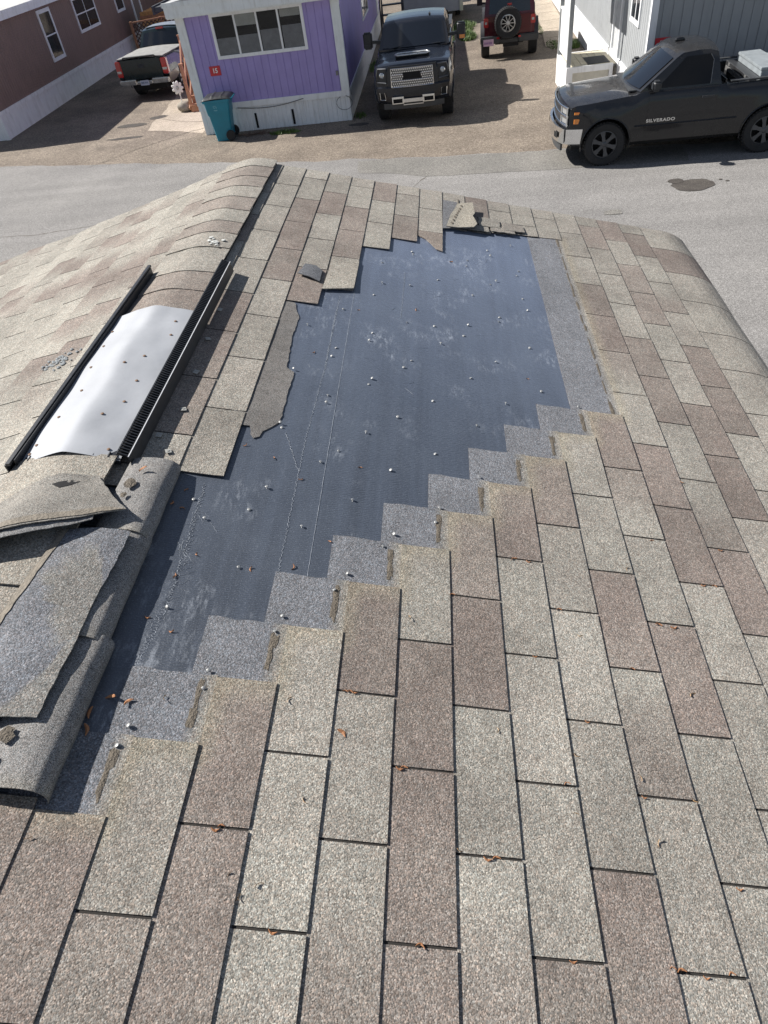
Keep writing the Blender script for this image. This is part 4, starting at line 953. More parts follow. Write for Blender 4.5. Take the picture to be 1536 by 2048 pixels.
tag(finish('rock', bm, MAT['stone'], smooth=60), 'rounded tan rock at the foot of the wooden stairs', 'rock')

# ---- brown home on the left
BD = Vector((-.030, 1, 0)); B0 = (-13.34, 22.81)
def bp_(t, off=0): return (B0[0] + BD.x * t - off, B0[1] + BD.y * t)
B1 = bp_(19.5); B2 = (B0[0] - 4.3, B0[1] - .08); B3 = (B1[0] - 4.3, B1[1])
BH = empty('mobile_home', (-15.5, 32, 0), 0, 'brown mobile home with white skirting and three narrow white framed windows', 'mobile home')
bf = Frame(B0, B1, (1, 0)); bfr = Frame(B0, B2, (0, -1))
wall('wall', B0, B1, .76, 2.84, MAT['brown'], BH, pitch=.16, outward=(1, 0)); wall('wall', B2, B0, .76, 2.84, MAT['brown'], BH, pitch=.16, outward=(0, -1))
wall('wall', B3, B1, .76, 2.84, MAT['brown'], BH, pitch=.16, outward=(0, 1)); wall('wall', B2, B3, .76, 2.84, MAT['brown'], BH, pitch=.16, outward=(-1, 0))
for a, b, o_ in ((B0, B1, (1, 0)), (B2, B0, (0, -1)), (B2, B3, (-1, 0))):
    wall('skirting', a, b, 0, .66, MAT['white_paint'], BH, pitch=.42, dep=.010, gw=.03, thick=.05, outward=o_)
bm = bmesh.new(); bf.box(bm, -.02, bf.L, -.02, .045, .655, .77); finish('skirting_band', bm, MAT['white_paint']).parent = BH
bm = bmesh.new(); bf.box(bm, -.2, bf.L + .2, -.05, .22, 2.84, 3.04); bf.box(bm, -.2, bf.L + .2, .20, .25, 2.98, 3.08); finish('fascia', bm, MAT['white_paint']).parent = BH
bm = bmesh.new(); bfr.box(bm, -.25, bfr.L + .25, -.05, .22, 2.842, 3.05); finish('fascia', bm, MAT['white_paint']).parent = BH
bm = bmesh.new()
sec = [(.24, 3.08), (-2.15, 3.42), (-4.55, 3.08), (-4.55, 3.02), (-2.15, 3.36), (.24, 3.02)]
F_ = [bm.verts.new(bf.pt(-.25, y, z)) for y, z in sec]; K_ = [bm.verts.new(bf.pt(bf.L + .2, y, z)) for y, z in sec]
bm.faces.new(F_); bm.faces.new(K_[::-1])
for i in range(6): bm.faces.new((F_[i], F_[(i + 1) % 6], K_[(i + 1) % 6], K_[i]))
finish('roof', bm, simple('white_roof', (.58, .58, .56), rough=.7, var=.08, vscale=3)).parent = BH
window(bf, 5.15, 6.30, 1.22, 2.74, 1, BH, fw=.11, rail=1.98); window(bf, 8.45, 10.75, 1.62, 2.75, 2, BH, fw=.10, rail=2.2); window(bf, 13.15, 14.25, 1.70, 2.75, 1, BH, fw=.10, rail=2.2)
bm = bmesh.new(); bf.box(bm, 15.3, 15.42, 0, .05, .77, 2.84); bf.box(bm, 16.4, 16.52, 0, .05, .77, 2.84); bf.box(bm, 15.42, 16.4, 0, .05, 2.6, 2.72); finish('door_trim', bm, MAT['white_paint']).parent = BH
bm = bmesh.new(); bf.box(bm, 15.43, 16.39, 0, .02, .78, 2.59); finish('door', bm, simple('door_grey', (.2, .16, .14))).parent = BH
bm = bmesh.new(); box(bm, *sorted((B0[0] - .10, B0[0] + .035)), B0[1] - .035, B0[1] + .06, 0, 2.84); finish('corner_trim', bm, MAT['white_paint']).parent = BH
# tan home far behind
TBH = empty('mobile_home', (-11, 45, 0), 0, 'tan brown home far behind the wooden screen, only its lower wall in view', 'mobile home')
wall('wall', (-16, 43), (-7.6, 42.7), 0, 3.0, simple('tan_siding', (.33, .235, .18)), TBH, pitch=.3, outward=(0, -1)); wall('wall', (-7.6, 42.7), (-7.5, 52), 0, 3.0, MAT['brown'], TBH, pitch=.3, outward=(1, 0))
bm = bmesh.new(); box(bm, -16.2, -7.3, 42.4, 52.2, 3.0, 3.15); finish('roof', bm, MAT['dark_frame']).parent = TBH
bm = bmesh.new(); box(bm, -13.7, -13.58, 42.74, 42.84, 0, 3.0); finish('corner_trim', bm, MAT['white_paint']).parent = TBH
# wooden screen and lattice
WS = empty('wooden_screen', (-12.1, 36, 0), 0, 'orange board screen standing behind the parked green pickup', 'screen')
bm = bmesh.new()
for i in range(8): box(bm, -12.75 + i * .145, -12.75 + i * .145 + .138, 36, 36.03 + .004 * (i % 2), .1, 1.62)
box(bm, -12.78, -12.72, 36.03, 38.0, .1, 1.60)
finish('boards', bm, MAT['wood_light']).parent = WS
bm = bmesh.new(); box(bm, -12.8, -11.55, 35.97, 35.998, 1.38, 1.48); box(bm, -11.6, -11.5, 35.94, 36.05, 0, 1.72); box(bm, -12.30, -12.24, 35.97, 35.998, .1, 1.37); finish('frame', bm, MAT['wood']).parent = WS
LF = empty('lattice_fence', (-11.6, 32.4, 0), 0, 'dark brown lattice fence beyond the green pickup', 'fence')
bm = bmesh.new(); L0 = Vector((-11.5, 31.3, 0)); L1 = Vector((-8.3, 32.9, 0)); d = (L1 - L0).normalized(); LL = (L1 - L0).length; Hh = 1.45; z0 = .25
n_ = int((LL + Hh) / .16)
for i in range(n_):
    x = -Hh + i * .16
    a0 = max(0, -x); a1 = min(Hh, LL - x)
    if a1 > a0: bbox(bm, L0 + d * (x + a0) + Vector((0, 0, z0 + a0)), L0 + d * (x + a1) + Vector((0, 0, z0 + a1)), .008, .04)
    x = i * .16; a0 = max(0, x - LL); a1 = min(Hh, x)
    if a1 > a0: bbox(bm, L0 + d * (x - a0) + Vector((0, .012, z0 + a0)), L0 + d * (x - a1) + Vector((0, .012, z0 + a1)), .008, .04)
finish('lattice', bm, simple('dark_wood', (.085, .05, .035), rough=.8)).parent = LF
for t in (0, .33, .66, 1):
    p = L0 + d * LL * t; bm = bmesh.new(); box(bm, p.x - .045, p.x + .045, p.y - .03, p.y + .06, 0, 1.78); finish('post', bm, MAT['wood']).parent = LF
bm = bmesh.new(); bbox(bm, L0 + Vector((0, 0, 1.74)), L1 + Vector((0, 0, 1.74)), .06, .05); finish('rail', bm, MAT['wood']).parent = LF

# ---- grey home on the right
G0 = (5.05, 17.25); G1 = (5.62, 38.5); G2 = (16.5, 16.9); G3 = (17, 38.2)
GH = empty('mobile_home', (10, 28, 0), 0, 'grey mobile home with white skirting, white corner trim and red number 14 sign', 'mobile home')
gs = Frame(G0, G1, (-1, 0)); gf = Frame(G0, G2, (0, -1))
for a, b, o_ in ((G0, G1, (-1, 0)), (G0, G2, (0, -1)), (G1, G3, (0, 1)), (G2, G3, (1, 0))): wall('wall', a, b, .78, 2.95, MAT['grey'], GH, pitch=.2, outward=o_)
for a, b, o_ in ((G0, G1, (-1, 0)), (G0, G2, (0, -1))): wall('skirting', a, b, 0, .70, MAT['white_paint'], GH, pitch=.3, dep=.006, gw=.02, thick=.05, outward=o_)
bm = bmesh.new(); gs.box(bm, 0.01, gs.L, -.02, .03, .695, .785); finish('skirting_band', bm, MAT['white_paint']).parent = GH
bm = bmesh.new(); gf.box(bm, 0.01, gf.L, -.02, .03, .695, .785); finish('skirting_band', bm, MAT['white_paint']).parent = GH
bm = bmesh.new(); gf.box(bm, -.035, .11, -.03, .035, .787, 2.95); gs.box(bm, -.033, .09, -.03, .033, .787, 2.95); finish('corner_trim', bm, MAT['white_paint']).parent = GH
bm = bmesh.new(); box(bm, 4.85, 16.8, 16.9, 38.8, 2.95, 3.10); finish('roof', bm, MAT['white_paint']).parent = GH
window(gs, 1.1, 2.15, 1.72, 2.72, [0, .5, 1], GH, fw=.09, glass='glass', mull=.05)
window(gf, 1.85, 3.2, 2.18, 2.9, 2, GH, fw=.09)
bm = bmesh.new(); dx0, dx1 = 3.15, 4.25
gs.box(bm, dx0, dx0 + .13, -.02, .05, .787, 2.85); gs.box(bm, dx1 - .13, dx1, -.02, .05, .787, 2.85); gs.box(bm, dx0 + .13, dx1 - .13, -.02, .05, 2.72, 2.85); gs.box(bm, dx0 + .13, dx1 - .13, -.02, .048, .787, .83)
dr = finish('door', bm, MAT['white_paint']); dr.parent = GH
bm = bmesh.new(); gs.box(bm, dx0 + .135, dx1 - .135, -.01, .004, .835, 2.715); finish('door_leaf', bm, simple('door_white', (.48, .49, .50))).parent = dr
sg = bmesh.new(); gf.box(sg, .13, .44, .002, .016, 1.46, 1.68); so2 = finish('number_sign', sg, MAT['red_sign']); so2.parent = GH
text_obj('sign_number', '14', .15, MAT['white_letter'], so2, gf.pt(.285, .018, 1.57), (D(90), 0, math.atan2(G2[1] - G0[1], G2[0] - G0[0])), .002, bold=.004)
# porch
PO = empty('porch', (4.45, 21.3, 0), 0, 'small white porch with tiled deck and grey posts beside the grey home door', 'porch')
bm = bmesh.new()
nx, ny = 7, 9; x0, x1, y0, y1 = 3.92, 5.10, 20.48, 22.2
for i in range(nx):
    for j in range(ny):
        a = x0 + (x1 - x0) * i / nx; b = y0 + (y1 - y0) * j / ny; box(bm, a + .006, a + (x1 - x0) / nx - .006, b + .006, b + (y1 - y0) / ny - .006, .655, .675)
finish('deck_tiles', bm, simple('cream_tile', (.60, .55, .42), rough=.7)).parent = PO
bm = bmesh.new(); box(bm, x0, x1 + .0, y0, y1, .62, .658); finish('deck_base', bm, MAT['dull_alloy']).parent = PO
bm = bmesh.new()
box(bm, 3.84, 3.92, 20.40, 22.30, 0, .69); box(bm, 3.92, 5.02, 20.40, 20.475, .56, .69); box(bm, 3.92, 4.0, 20.40, 20.47, 0, .559); box(bm, 4.93, 5.02, 20.40, 20.47, 0, .559); box(bm, 4.0, 4.93, 20.41, 20.47, 0, .06)
box(bm, 3.92, 5.1, 22.21, 22.28, .4, .69)
finish('skirt', bm, MAT['white_paint']).parent = PO
bm = bmesh.new(); box(bm, 4.0, 4.93, 20.445, 20.465, .06, .559); finish('skirt_panel', bm, simple('cream_panel', (.52, .5, .43))).parent = PO
gp = simple('grey_post', (.30, .315, .315), rough=.6)
for y in (20.50, 22.2):
    bm = bmesh.new(); box(bm, 3.845, 3.945, y - .05, y + .05, .69, 2.78); finish('post', bm, gp).parent = PO
bm = bmesh.new()
for i in range(11): box(bm, 3.875, 3.90 + .004 * (i % 2), 20.60 + i * .14, 20.60 + i * .14 + .134, .80, 1.74 + .012 * ((i * 3) % 2))
box(bm, 3.85, 3.925, 20.56, 22.14, 1.745, 1.79); finish('board_panel', bm, MAT['white_paint']).parent = PO
bm = bmesh.new(); box(bm, 3.6, 5.1, 20.2, 22.6, 2.78, 2.86); finish('porch_roof', bm, MAT['white_paint']).parent = PO
bm = bmesh.new(); box(bm, 4.42, 4.98, 20.62, 21.5, .676, .684)
for i in range(9): box(bm, 4.43, 4.97, 20.65 + i * .095, 20.68 + i * .095, .684, .690)
tag(finish('door_mat', bm, MAT['black_plastic']), 'dark ribbed door mat on the tiled porch deck', 'door mat')

# ---- trailer, black steps
TR = empty('trailer', (.4, 36.5, 0), 0, 'silver and black box trailer parked behind the black pickup', 'trailer')
bm = bmesh.new(); box(bm, -.92, 1.55, 34.6, 39.5, .42, 1.18); finish('lower_panel', bm, MAT['aluminium']).parent = TR
bm = bmesh.new(); box(bm, -.92, 1.55, 34.62, 39.5, 1.18, 2.6); finish('upper_panel', bm, MAT['black_plastic']).parent = TR
bm = bmesh.new(); box(bm, -.95, -.88, 34.57, 34.66, .4, 2.62); box(bm, 1.44, 1.58, 34.57, 34.66, .4, 2.62); finish('corner_rail', bm, MAT['bright_alloy']).parent = TR
bm = bmesh.new(); box(bm, 1.58, 1.95, 35.6, 38.6, .55, 1.6); finish('side_box', bm, MAT['aluminium']).parent = TR
bm = bmesh.new(); bbox(bm, (.1, 34.6, .45), (.35, 33.3, .5), .08, .08); bbox(bm, (.9, 34.6, .45), (.4, 33.3, .5), .08, .08); finish('hitch', bm, MAT['black_plastic']).parent = TR
for y in (36.6, 37.6):
    for x in (-.8, 1.4):
        bm = bmesh.new(); lathe(bm, [(.2, -.1), (.34, -.1), (.36, 0), (.34, .1), (.2, .1)], 20, 'x', (x, y, .36)); finish('wheel', bm, MAT['rubber'], smooth=40).parent = TR
BS = empty('metal_steps', (-1.3, 31.6, 0), 0, 'black metal steps against the right side of the purple home', 'steps')
for i in range(4):
    bm = bmesh.new(); box(bm, -1.62, -.85, 31.3 + i * .3, 31.58 + i * .3, .3 + i * .28, .34 + i * .28); finish('step', bm, MAT['black_plastic']).parent = BS
for x in (-1.66, -.82):
    bm = bmesh.new(); bbox(bm, (x, 31.2, .12), (x, 32.5, 1.35), .04, .12); bbox(bm, (x, 31.3, 0), (x, 31.3, 1.25), .05, .05); bbox(bm, (x, 32.5, 0), (x, 32.5, 2.1), .05, .05); bbox(bm, (x, 31.3, 1.25), (x, 32.5, 2.1), .05, .05); finish('rail', bm, MAT['black_plastic']).parent = BS

# ---- weeds
def weed(name, cx, cy, rx, ry, n, hgt, label, seed):
    rnd = random.Random(seed); bm = bmesh.new()
    for i in range(n):
        a = rnd.uniform(0, 6.28); r = rnd.random() ** .6; x = r * rx * math.cos(a); y = r * ry * math.sin(a); h = hgt * rnd.uniform(.35, 1) * (1.1 - r * .5)
        l = rnd.uniform(.3, 1) * h; b = rnd.uniform(0, 6.28); w_ = rnd.uniform(.006, .016) * (1 + hgt); pv = None
        sd = Vector((-math.sin(b), math.cos(b), 0)) * w_
        for t in (0, .4, .75, 1):
            p = Vector((x + math.cos(b) * l * t * t * .7, y + math.sin(b) * l * t * t * .7, h * (t - .25 * t * t))); q = (1 - t) * .9 + .1 if t < 1 else .05
            c = (bm.verts.new(p - sd * q), bm.verts.new(p + sd * q))
            if pv: bm.faces.new((pv[0], pv[1], c[1], c[0]))
            pv = c
    o = finish(name, bm, MAT['weed'], recalc=False); o.location = (cx, cy, 0); tag(o, label, 'weeds')
weed('weed_clump', -3.75, 20.05, .45, .16, 320, .16, 'green weeds with brown litter at the foot of the purple home skirting', 1)
weed('weed_clump', -1.72, 20.95, .18, .3, 120, .16, 'sparse weeds at the right front corner of the purple home', 2)
weed('weed_clump', -1.75, 27.4, .16, .9, 160, .3, 'weeds along the right wall base of the purple home', 3)
weed('weed_clump', 1.62, 30.9, .35, .8, 900, .34, 'bright green weed clump between the black pickup and the red four wheel drive', 4)
weed('weed_clump', 1.55, 33.2, .5, 1.3, 700, .3, 'darker weeds in the shade beside the trailer', 5)
weed('weed_clump', 5.02, 26.9, .20, .35, 420, .34, 'upright grass tuft behind the porch against the white skirting', 6)
weed('weed_clump', 4.45, 27.6, .25, .8, 260, .13, 'low grass along the near end of the sidewalk', 7)
weed('weed_clump', 4.3, 31.2, .15, 1.6, 200, .12, 'thin grass strip along the sidewalk beyond the red four wheel drive', 8)
bm = bmesh.new(); rr = random.Random(11)
for i in range(150):
    c = (-4.6 + rr.gauss(0, .28), 20.28 + rr.gauss(0, .10), .008); m = Matrix.Translation(c) @ Matrix.Rotation(rr.uniform(0, 3), 4, 'Z')
    v = box(bm, -.03, .03, -.008, .008, 0, .006); tf(v, m)
tag(finish('leaf_litter', bm, simple('litter', (.12, .07, .045), var=.4, vscale=20)), 'brown dry leaf litter on the ground between the bin and the weeds', 'litter', kind='stuff')

# ---- wheeled bin
WB = empty('wheeled_bin', (-5.43, 20.12, 0), D(2), 'teal wheeled bin with a black lid in front of the purple home', 'bin')
bm = bmesh.new()
def bin_ring(z, x0, x1, y0, y1, r=.05):
    pts = []
    for cx, cy, a0 in ((x1 - r, y1 - r, 0), (x0 + r, y1 - r, 90), (x0 + r, y0 + r, 180), (x1 - r, y0 + r, 270)):
        for k in range(5): a = D(a0 + k * 22.5); pts.append(bm.verts.new((cx + r * math.cos(a), cy + r * math.sin(a), z)))
    return pts
rings = [bin_ring(.0, -.24, .20, -.22, .22), bin_ring(.30, -.265, .23, -.235, .235), bin_ring(.62, -.30, .27, -.262, .262), bin_ring(.66, -.325, .285, -.275, .275), bin_ring(.94, -.35, .33, -.29, .29), bin_ring(.945, -.385, .36, -.32, .32), bin_ring(1.0, -.39, .365, -.325, .325)]
for a, b in zip(rings, rings[1:]):
    for i in range(20): bm.faces.new((a[i], a[(i + 1) % 20], b[(i + 1) % 20], b[i]))
bm.faces.new(rings[0][::-1]); bm.faces.new(rings[-1])
finish('body', bm, MAT['teal'], WB, 35)
bm = bmesh.new()
def lidf(a, b):
    x = -.40 + .80 * a; y = -.325 + .65 * b; e = min(a, 1 - a, b, 1 - b)
    return Vector((x, y, 1.005 + .05 * min(1, e / .10) + .05 * a * (1 - a) * 2 + (.018 if (abs(a - .38) < .03 or abs(a - .70) < .03) and .12 < b < .9 else 0)))
slab(bm, 30, 16, lidf, Vector((0, 0, -.012))); finish('lid', bm, MAT['black_plastic'], WB, 35)
bm = bmesh.new(); tube(bm, [(.385, -.27, 1.0), (.42, -.25, .99), (.42, .25, .99), (.385, .27, 1.0)], .016, 8); finish('handle', bm, MAT['teal'], WB, 60)
for y in (-.27, .27):
    bm = bmesh.new(); lathe(bm, [(.04, -.03), (.115, -.035), (.13, -.02), (.13, .02), (.115, .035), (.04, .03)], 22, 'y', (.19, y * 1.02, .13)); finish('wheel', bm, MAT['rubber'], WB, 40)
bm = bmesh.new()
for (x, z, w_, h) in ((-.10, .865, .035, .008), (-.055, .862, .028, .008), (-.11, .835, .012, .035), (-.06, .84, .010, .03), (-.03, .835, .02, .008), (-.085, .81, .03, .008), (-.035, .815, .012, .02), (-.07, .765, .10, .008), (-.06, .748, .075, .006)):
    f = (z - .66) / .28; box(bm, x - w_ / 2, x + w_ / 2, -.2755 - .015 * f - .0035, -.275 - .015 * f, z - h / 2, z + h / 2)
finish('printed_mark', bm, simple('faded_print', (.22, .50, .56)), WB)
under_list = [PH, BH, TBH, WS, LF, GH, PO, TR, BS, ST, FL]
def settle(parent):
    inv = Matrix.Translation(-Vector(parent.location))
    for o in bpy.data.objects:
        if o.parent == parent:
            if o.type == 'MESH' and o.location.length < 1e-9: o.data.transform(inv)
            else: o.location = Vector(o.location) - Vector(parent.location)
for h_ in under_list: settle(h_)
for wn in [o for o in bpy.data.objects if o.parent and o.parent.parent in under_list]:
    off = Vector(wn.parent.parent.location)
    if wn.type == 'MESH' and wn.location.length < 1e-9: wn.data.transform(Matrix.Translation(-off))
    else: wn.location = Vector(wn.location) - off

# ================================================================== VEHICLES
MAT['paint_gmc'] = paint('black_blue_paint', (.010, .012, .018), rough=.22)
MAT['paint_sil'] = paint('dusty_black_paint', (.012, .013, .016), rough=.28, dust=.07)
MAT['paint_green'] = paint('dark_green_paint', (.005, .014, .017), rough=.25, dust=.02)
MAT['paint_tan'] = paint('pewter_paint', (.25, .22, .19), rough=.3, metal=.4)
MAT['paint_red'] = paint('dark_red_paint', (.085, .006, .014), rough=.22)
MAT['flare'] = simple('grey_flare_plastic', (.045, .048, .052), rough=.5, var=.2)
def sculpt_bm(outline, y0, y1, fn, sx=.14, sy=.2, sz=.12, tri=True):
    """outline of (x, z) points extruded from y0 to y1, cut into a grid, bent by fn"""
    bm = bmesh.new(); A = [bm.verts.new((x, y0, z)) for x, z in outline]; B = [bm.verts.new((x, y1, z)) for x, z in outline]; n = len(outline)
    bm.faces.new(A); bm.faces.new(B[::-1])
    for i in range(n): bm.faces.new((A[i], B[i], B[(i + 1) % n], A[(i + 1) % n]))
    bmesh.ops.recalc_face_normals(bm, faces=bm.faces)
    bmesh.ops.triangulate(bm, faces=[f for f in bm.faces if len(f.verts) > 4])
    def cut(lo, hi, st, ax):
        n_ = int((hi - lo) / st)
        for i in range(1, n_ + 1):
            c = lo + (hi - lo) * i / (n_ + 1); co = [0, 0, 0]; no = [0, 0, 0]; co[ax] = c; no[ax] = 1
            bmesh.ops.bisect_plane(bm, geom=bm.verts[:] + bm.edges[:] + bm.faces[:], dist=1e-5, plane_co=co, plane_no=no)
    xs = [p[0] for p in outline]; zs = [p[1] for p in outline]
    cut(min(xs), max(xs), sx, 0); cut(min(zs), max(zs), sz, 2)
    if y1 - y0 > sy: cut(y0, y1, sy, 1)
    bmesh.ops.remove_doubles(bm, verts=bm.verts, dist=1e-5)
    for v in bm.verts: v.co = Vector(fn(*v.co))
    return bm
def sculpt(name, outline, y0, y1, fn, mat, parent, smooth=32, **k):
    bm = sculpt_bm(outline, y0, y1, fn, **k); bmesh.ops.recalc_face_normals(bm, faces=bm.faces)
    return finish(name, bm, mat, parent, smooth)
def carve(o, cutters):
    bm = bmesh.new()
    for kind, a in cutters:
        if kind == 'cyl': lathe(bm, [(a[2], a[3]), (a[2], a[4])], 28, 'y', (a[0], 0, a[1]))
        else: box(bm, *a)
    bmesh.ops.recalc_face_normals(bm, faces=bm.faces)
    me = bpy.data.meshes.new('cut'); bm.to_mesh(me); bm.free(); c = bpy.data.objects.new('cut', me); link(c); me.materials.append(MAT['dark_frame'])
    c.parent = o.parent
    m = o.modifiers.new('b', 'BOOLEAN'); m.operation = 'DIFFERENCE'; m.object = c; m.solver = 'EXACT'; m.material_mode = 'TRANSFER'
    bpy.context.view_layer.update()
    dg = bpy.context.evaluated_depsgraph_get(); me2 = bpy.data.meshes.new_from_object(o.evaluated_get(dg)); o.modifiers.remove(m)
    old = o.data; o.data = me2; me2.name = o.name; bpy.data.objects.remove(c)
    b = bmesh.new(); b.from_mesh(me2); sharp(b, 32); b.to_mesh(me2); b.free()
def arc(cx, cz, r, a0, a1, n=10): return [(cx + r * math.cos(D(a0 + (a1 - a0) * i / n)), cz + r * math.sin(D(a0 + (a1 - a0) * i / n))) for i in range(n + 1)]
def wheel(parent, x, y, r, wd, side, rimmat, spokes=5, style='pair', rr=None):
    w_ = empty('wheel', (x, y, r), 0, None, None); w_.parent = parent
    rr = rr or r * .62; s = side
    bm = bmesh.new(); h = wd / 2
    lathe(bm, [(rr, -h * .8), (rr + .02, -h * .95), (r * .93, -h), (r * .985, -h * .82), (r, -h * .4), (r, h * .4), (r * .985, h * .82), (r * .93, h), (rr + .02, h * .95), (rr, h * .8), (rr, -h * .8)], 40, 'y', cap=False)
    for i in range(40):
        a = 2 * math.pi * i / 40
        for yy in (-.62, 0, .62):
            m = Matrix.Rotation(-a - .04 * (yy != 0), 4, 'Y') @ Matrix.Translation((r * 1.0, yy * h, 0)); v = box(bm, -.008, .008, -h * .22, h * .22, -.017, .017); tf(v, m)
    bmesh.ops.remove_doubles(bm, verts=bm.verts, dist=1e-5); finish('tyre', bm, MAT['rubber'], w_, 35)
    bm = bmesh.new(); yo = s * h * .72
    prof = [(rr * 1.0, yo * 1.05), (rr * .93, yo * 1.08), (rr * .90, yo * .5), (rr * .90, -yo * .6)]
    rings = []
    for q, hh in prof: rings.append([bm.verts.new((q * math.cos(2 * math.pi * k / 36), hh, q * math.sin(2 * math.pi * k / 36))) for k in range(36)])
    for a, b in zip(rings, rings[1:]):
        for k in range(36): bm.faces.new((a[k], a[(k + 1) % 36], b[(k + 1) % 36], b[k]))
    lathe(bm, [(rr * .20, yo * .45), (rr * .24, yo * .95), (rr * .17, yo * 1.08), (rr * .05, yo * 1.09)], 20, 'y')
    for i in range(spokes):
        a = 2 * math.pi * i / spokes + D(18)
        if style == 'open':
            for da in (-.33, .33):
                p0 = Vector((rr * .22 * math.cos(a + da * .9), yo * .98, rr * .22 * math.sin(a + da * .9))); p1 = Vector((rr * .90 * math.cos(a + da), yo * .98, rr * .90 * math.sin(a + da)))
                bbox(bm, p0, p1, rr * .075, abs(yo) * .22, up=Vector((0, 1, 0)))
            p0 = Vector((rr * .9 * math.cos(a - .33), yo * .98, rr * .9 * math.sin(a - .33))); p1 = Vector((rr * .9 * math.cos(a + .33), yo * .98, rr * .9 * math.sin(a + .33))); bbox(bm, p0, p1, rr * .07, abs(yo) * .2, up=Vector((0, 1, 0)))
        else:
            c0, c1 = math.cos(a), math.sin(a)
            for k in (0,):
                pts = [(rr * .18, -.14), (rr * .55, -.12), (rr * .93, -.20), (rr * .93, .20), (rr * .55, .12), (rr * .18, .14)]
                q = [(r_ * c0 - t_ * rr * c1, r_ * c1 + t_ * rr * c0) for r_, t_ in pts]
                A = [bm.verts.new((x_, yo * 1.03, z_)) for x_, z_ in q]; B = [bm.verts.new((x_, yo * .65, z_)) for x_, z_ in q]
                bm.faces.new(A); bm.faces.new(B[::-1])
                for j in range(6): bm.faces.new((A[j], B[j], B[(j + 1) % 6], A[(j + 1) % 6]))
    finish('rim', bm, rimmat, w_, 35)
    bm = bmesh.new(); lathe(bm, [(rr * .89, -yo * .5), (rr * .89, -yo * .45)], 28, 'y'); finish('brake_disc', bm, MAT['dark_frame'], w_)
    return w_
def surf_grid(name, fn, nu, nv, thick, mat, parent, smooth=40):
    """sheet with thickness along its own normal"""
    bm = bmesh.new(); g = grid(bm, nu, nv, fn); bmesh.ops.recalc_face_normals(bm, faces=bm.faces); bm.normal_update()
    r = bmesh.ops.solidify(bm, geom=bm.faces[:], thickness=thick); return finish(name, bm, mat, parent, smooth)

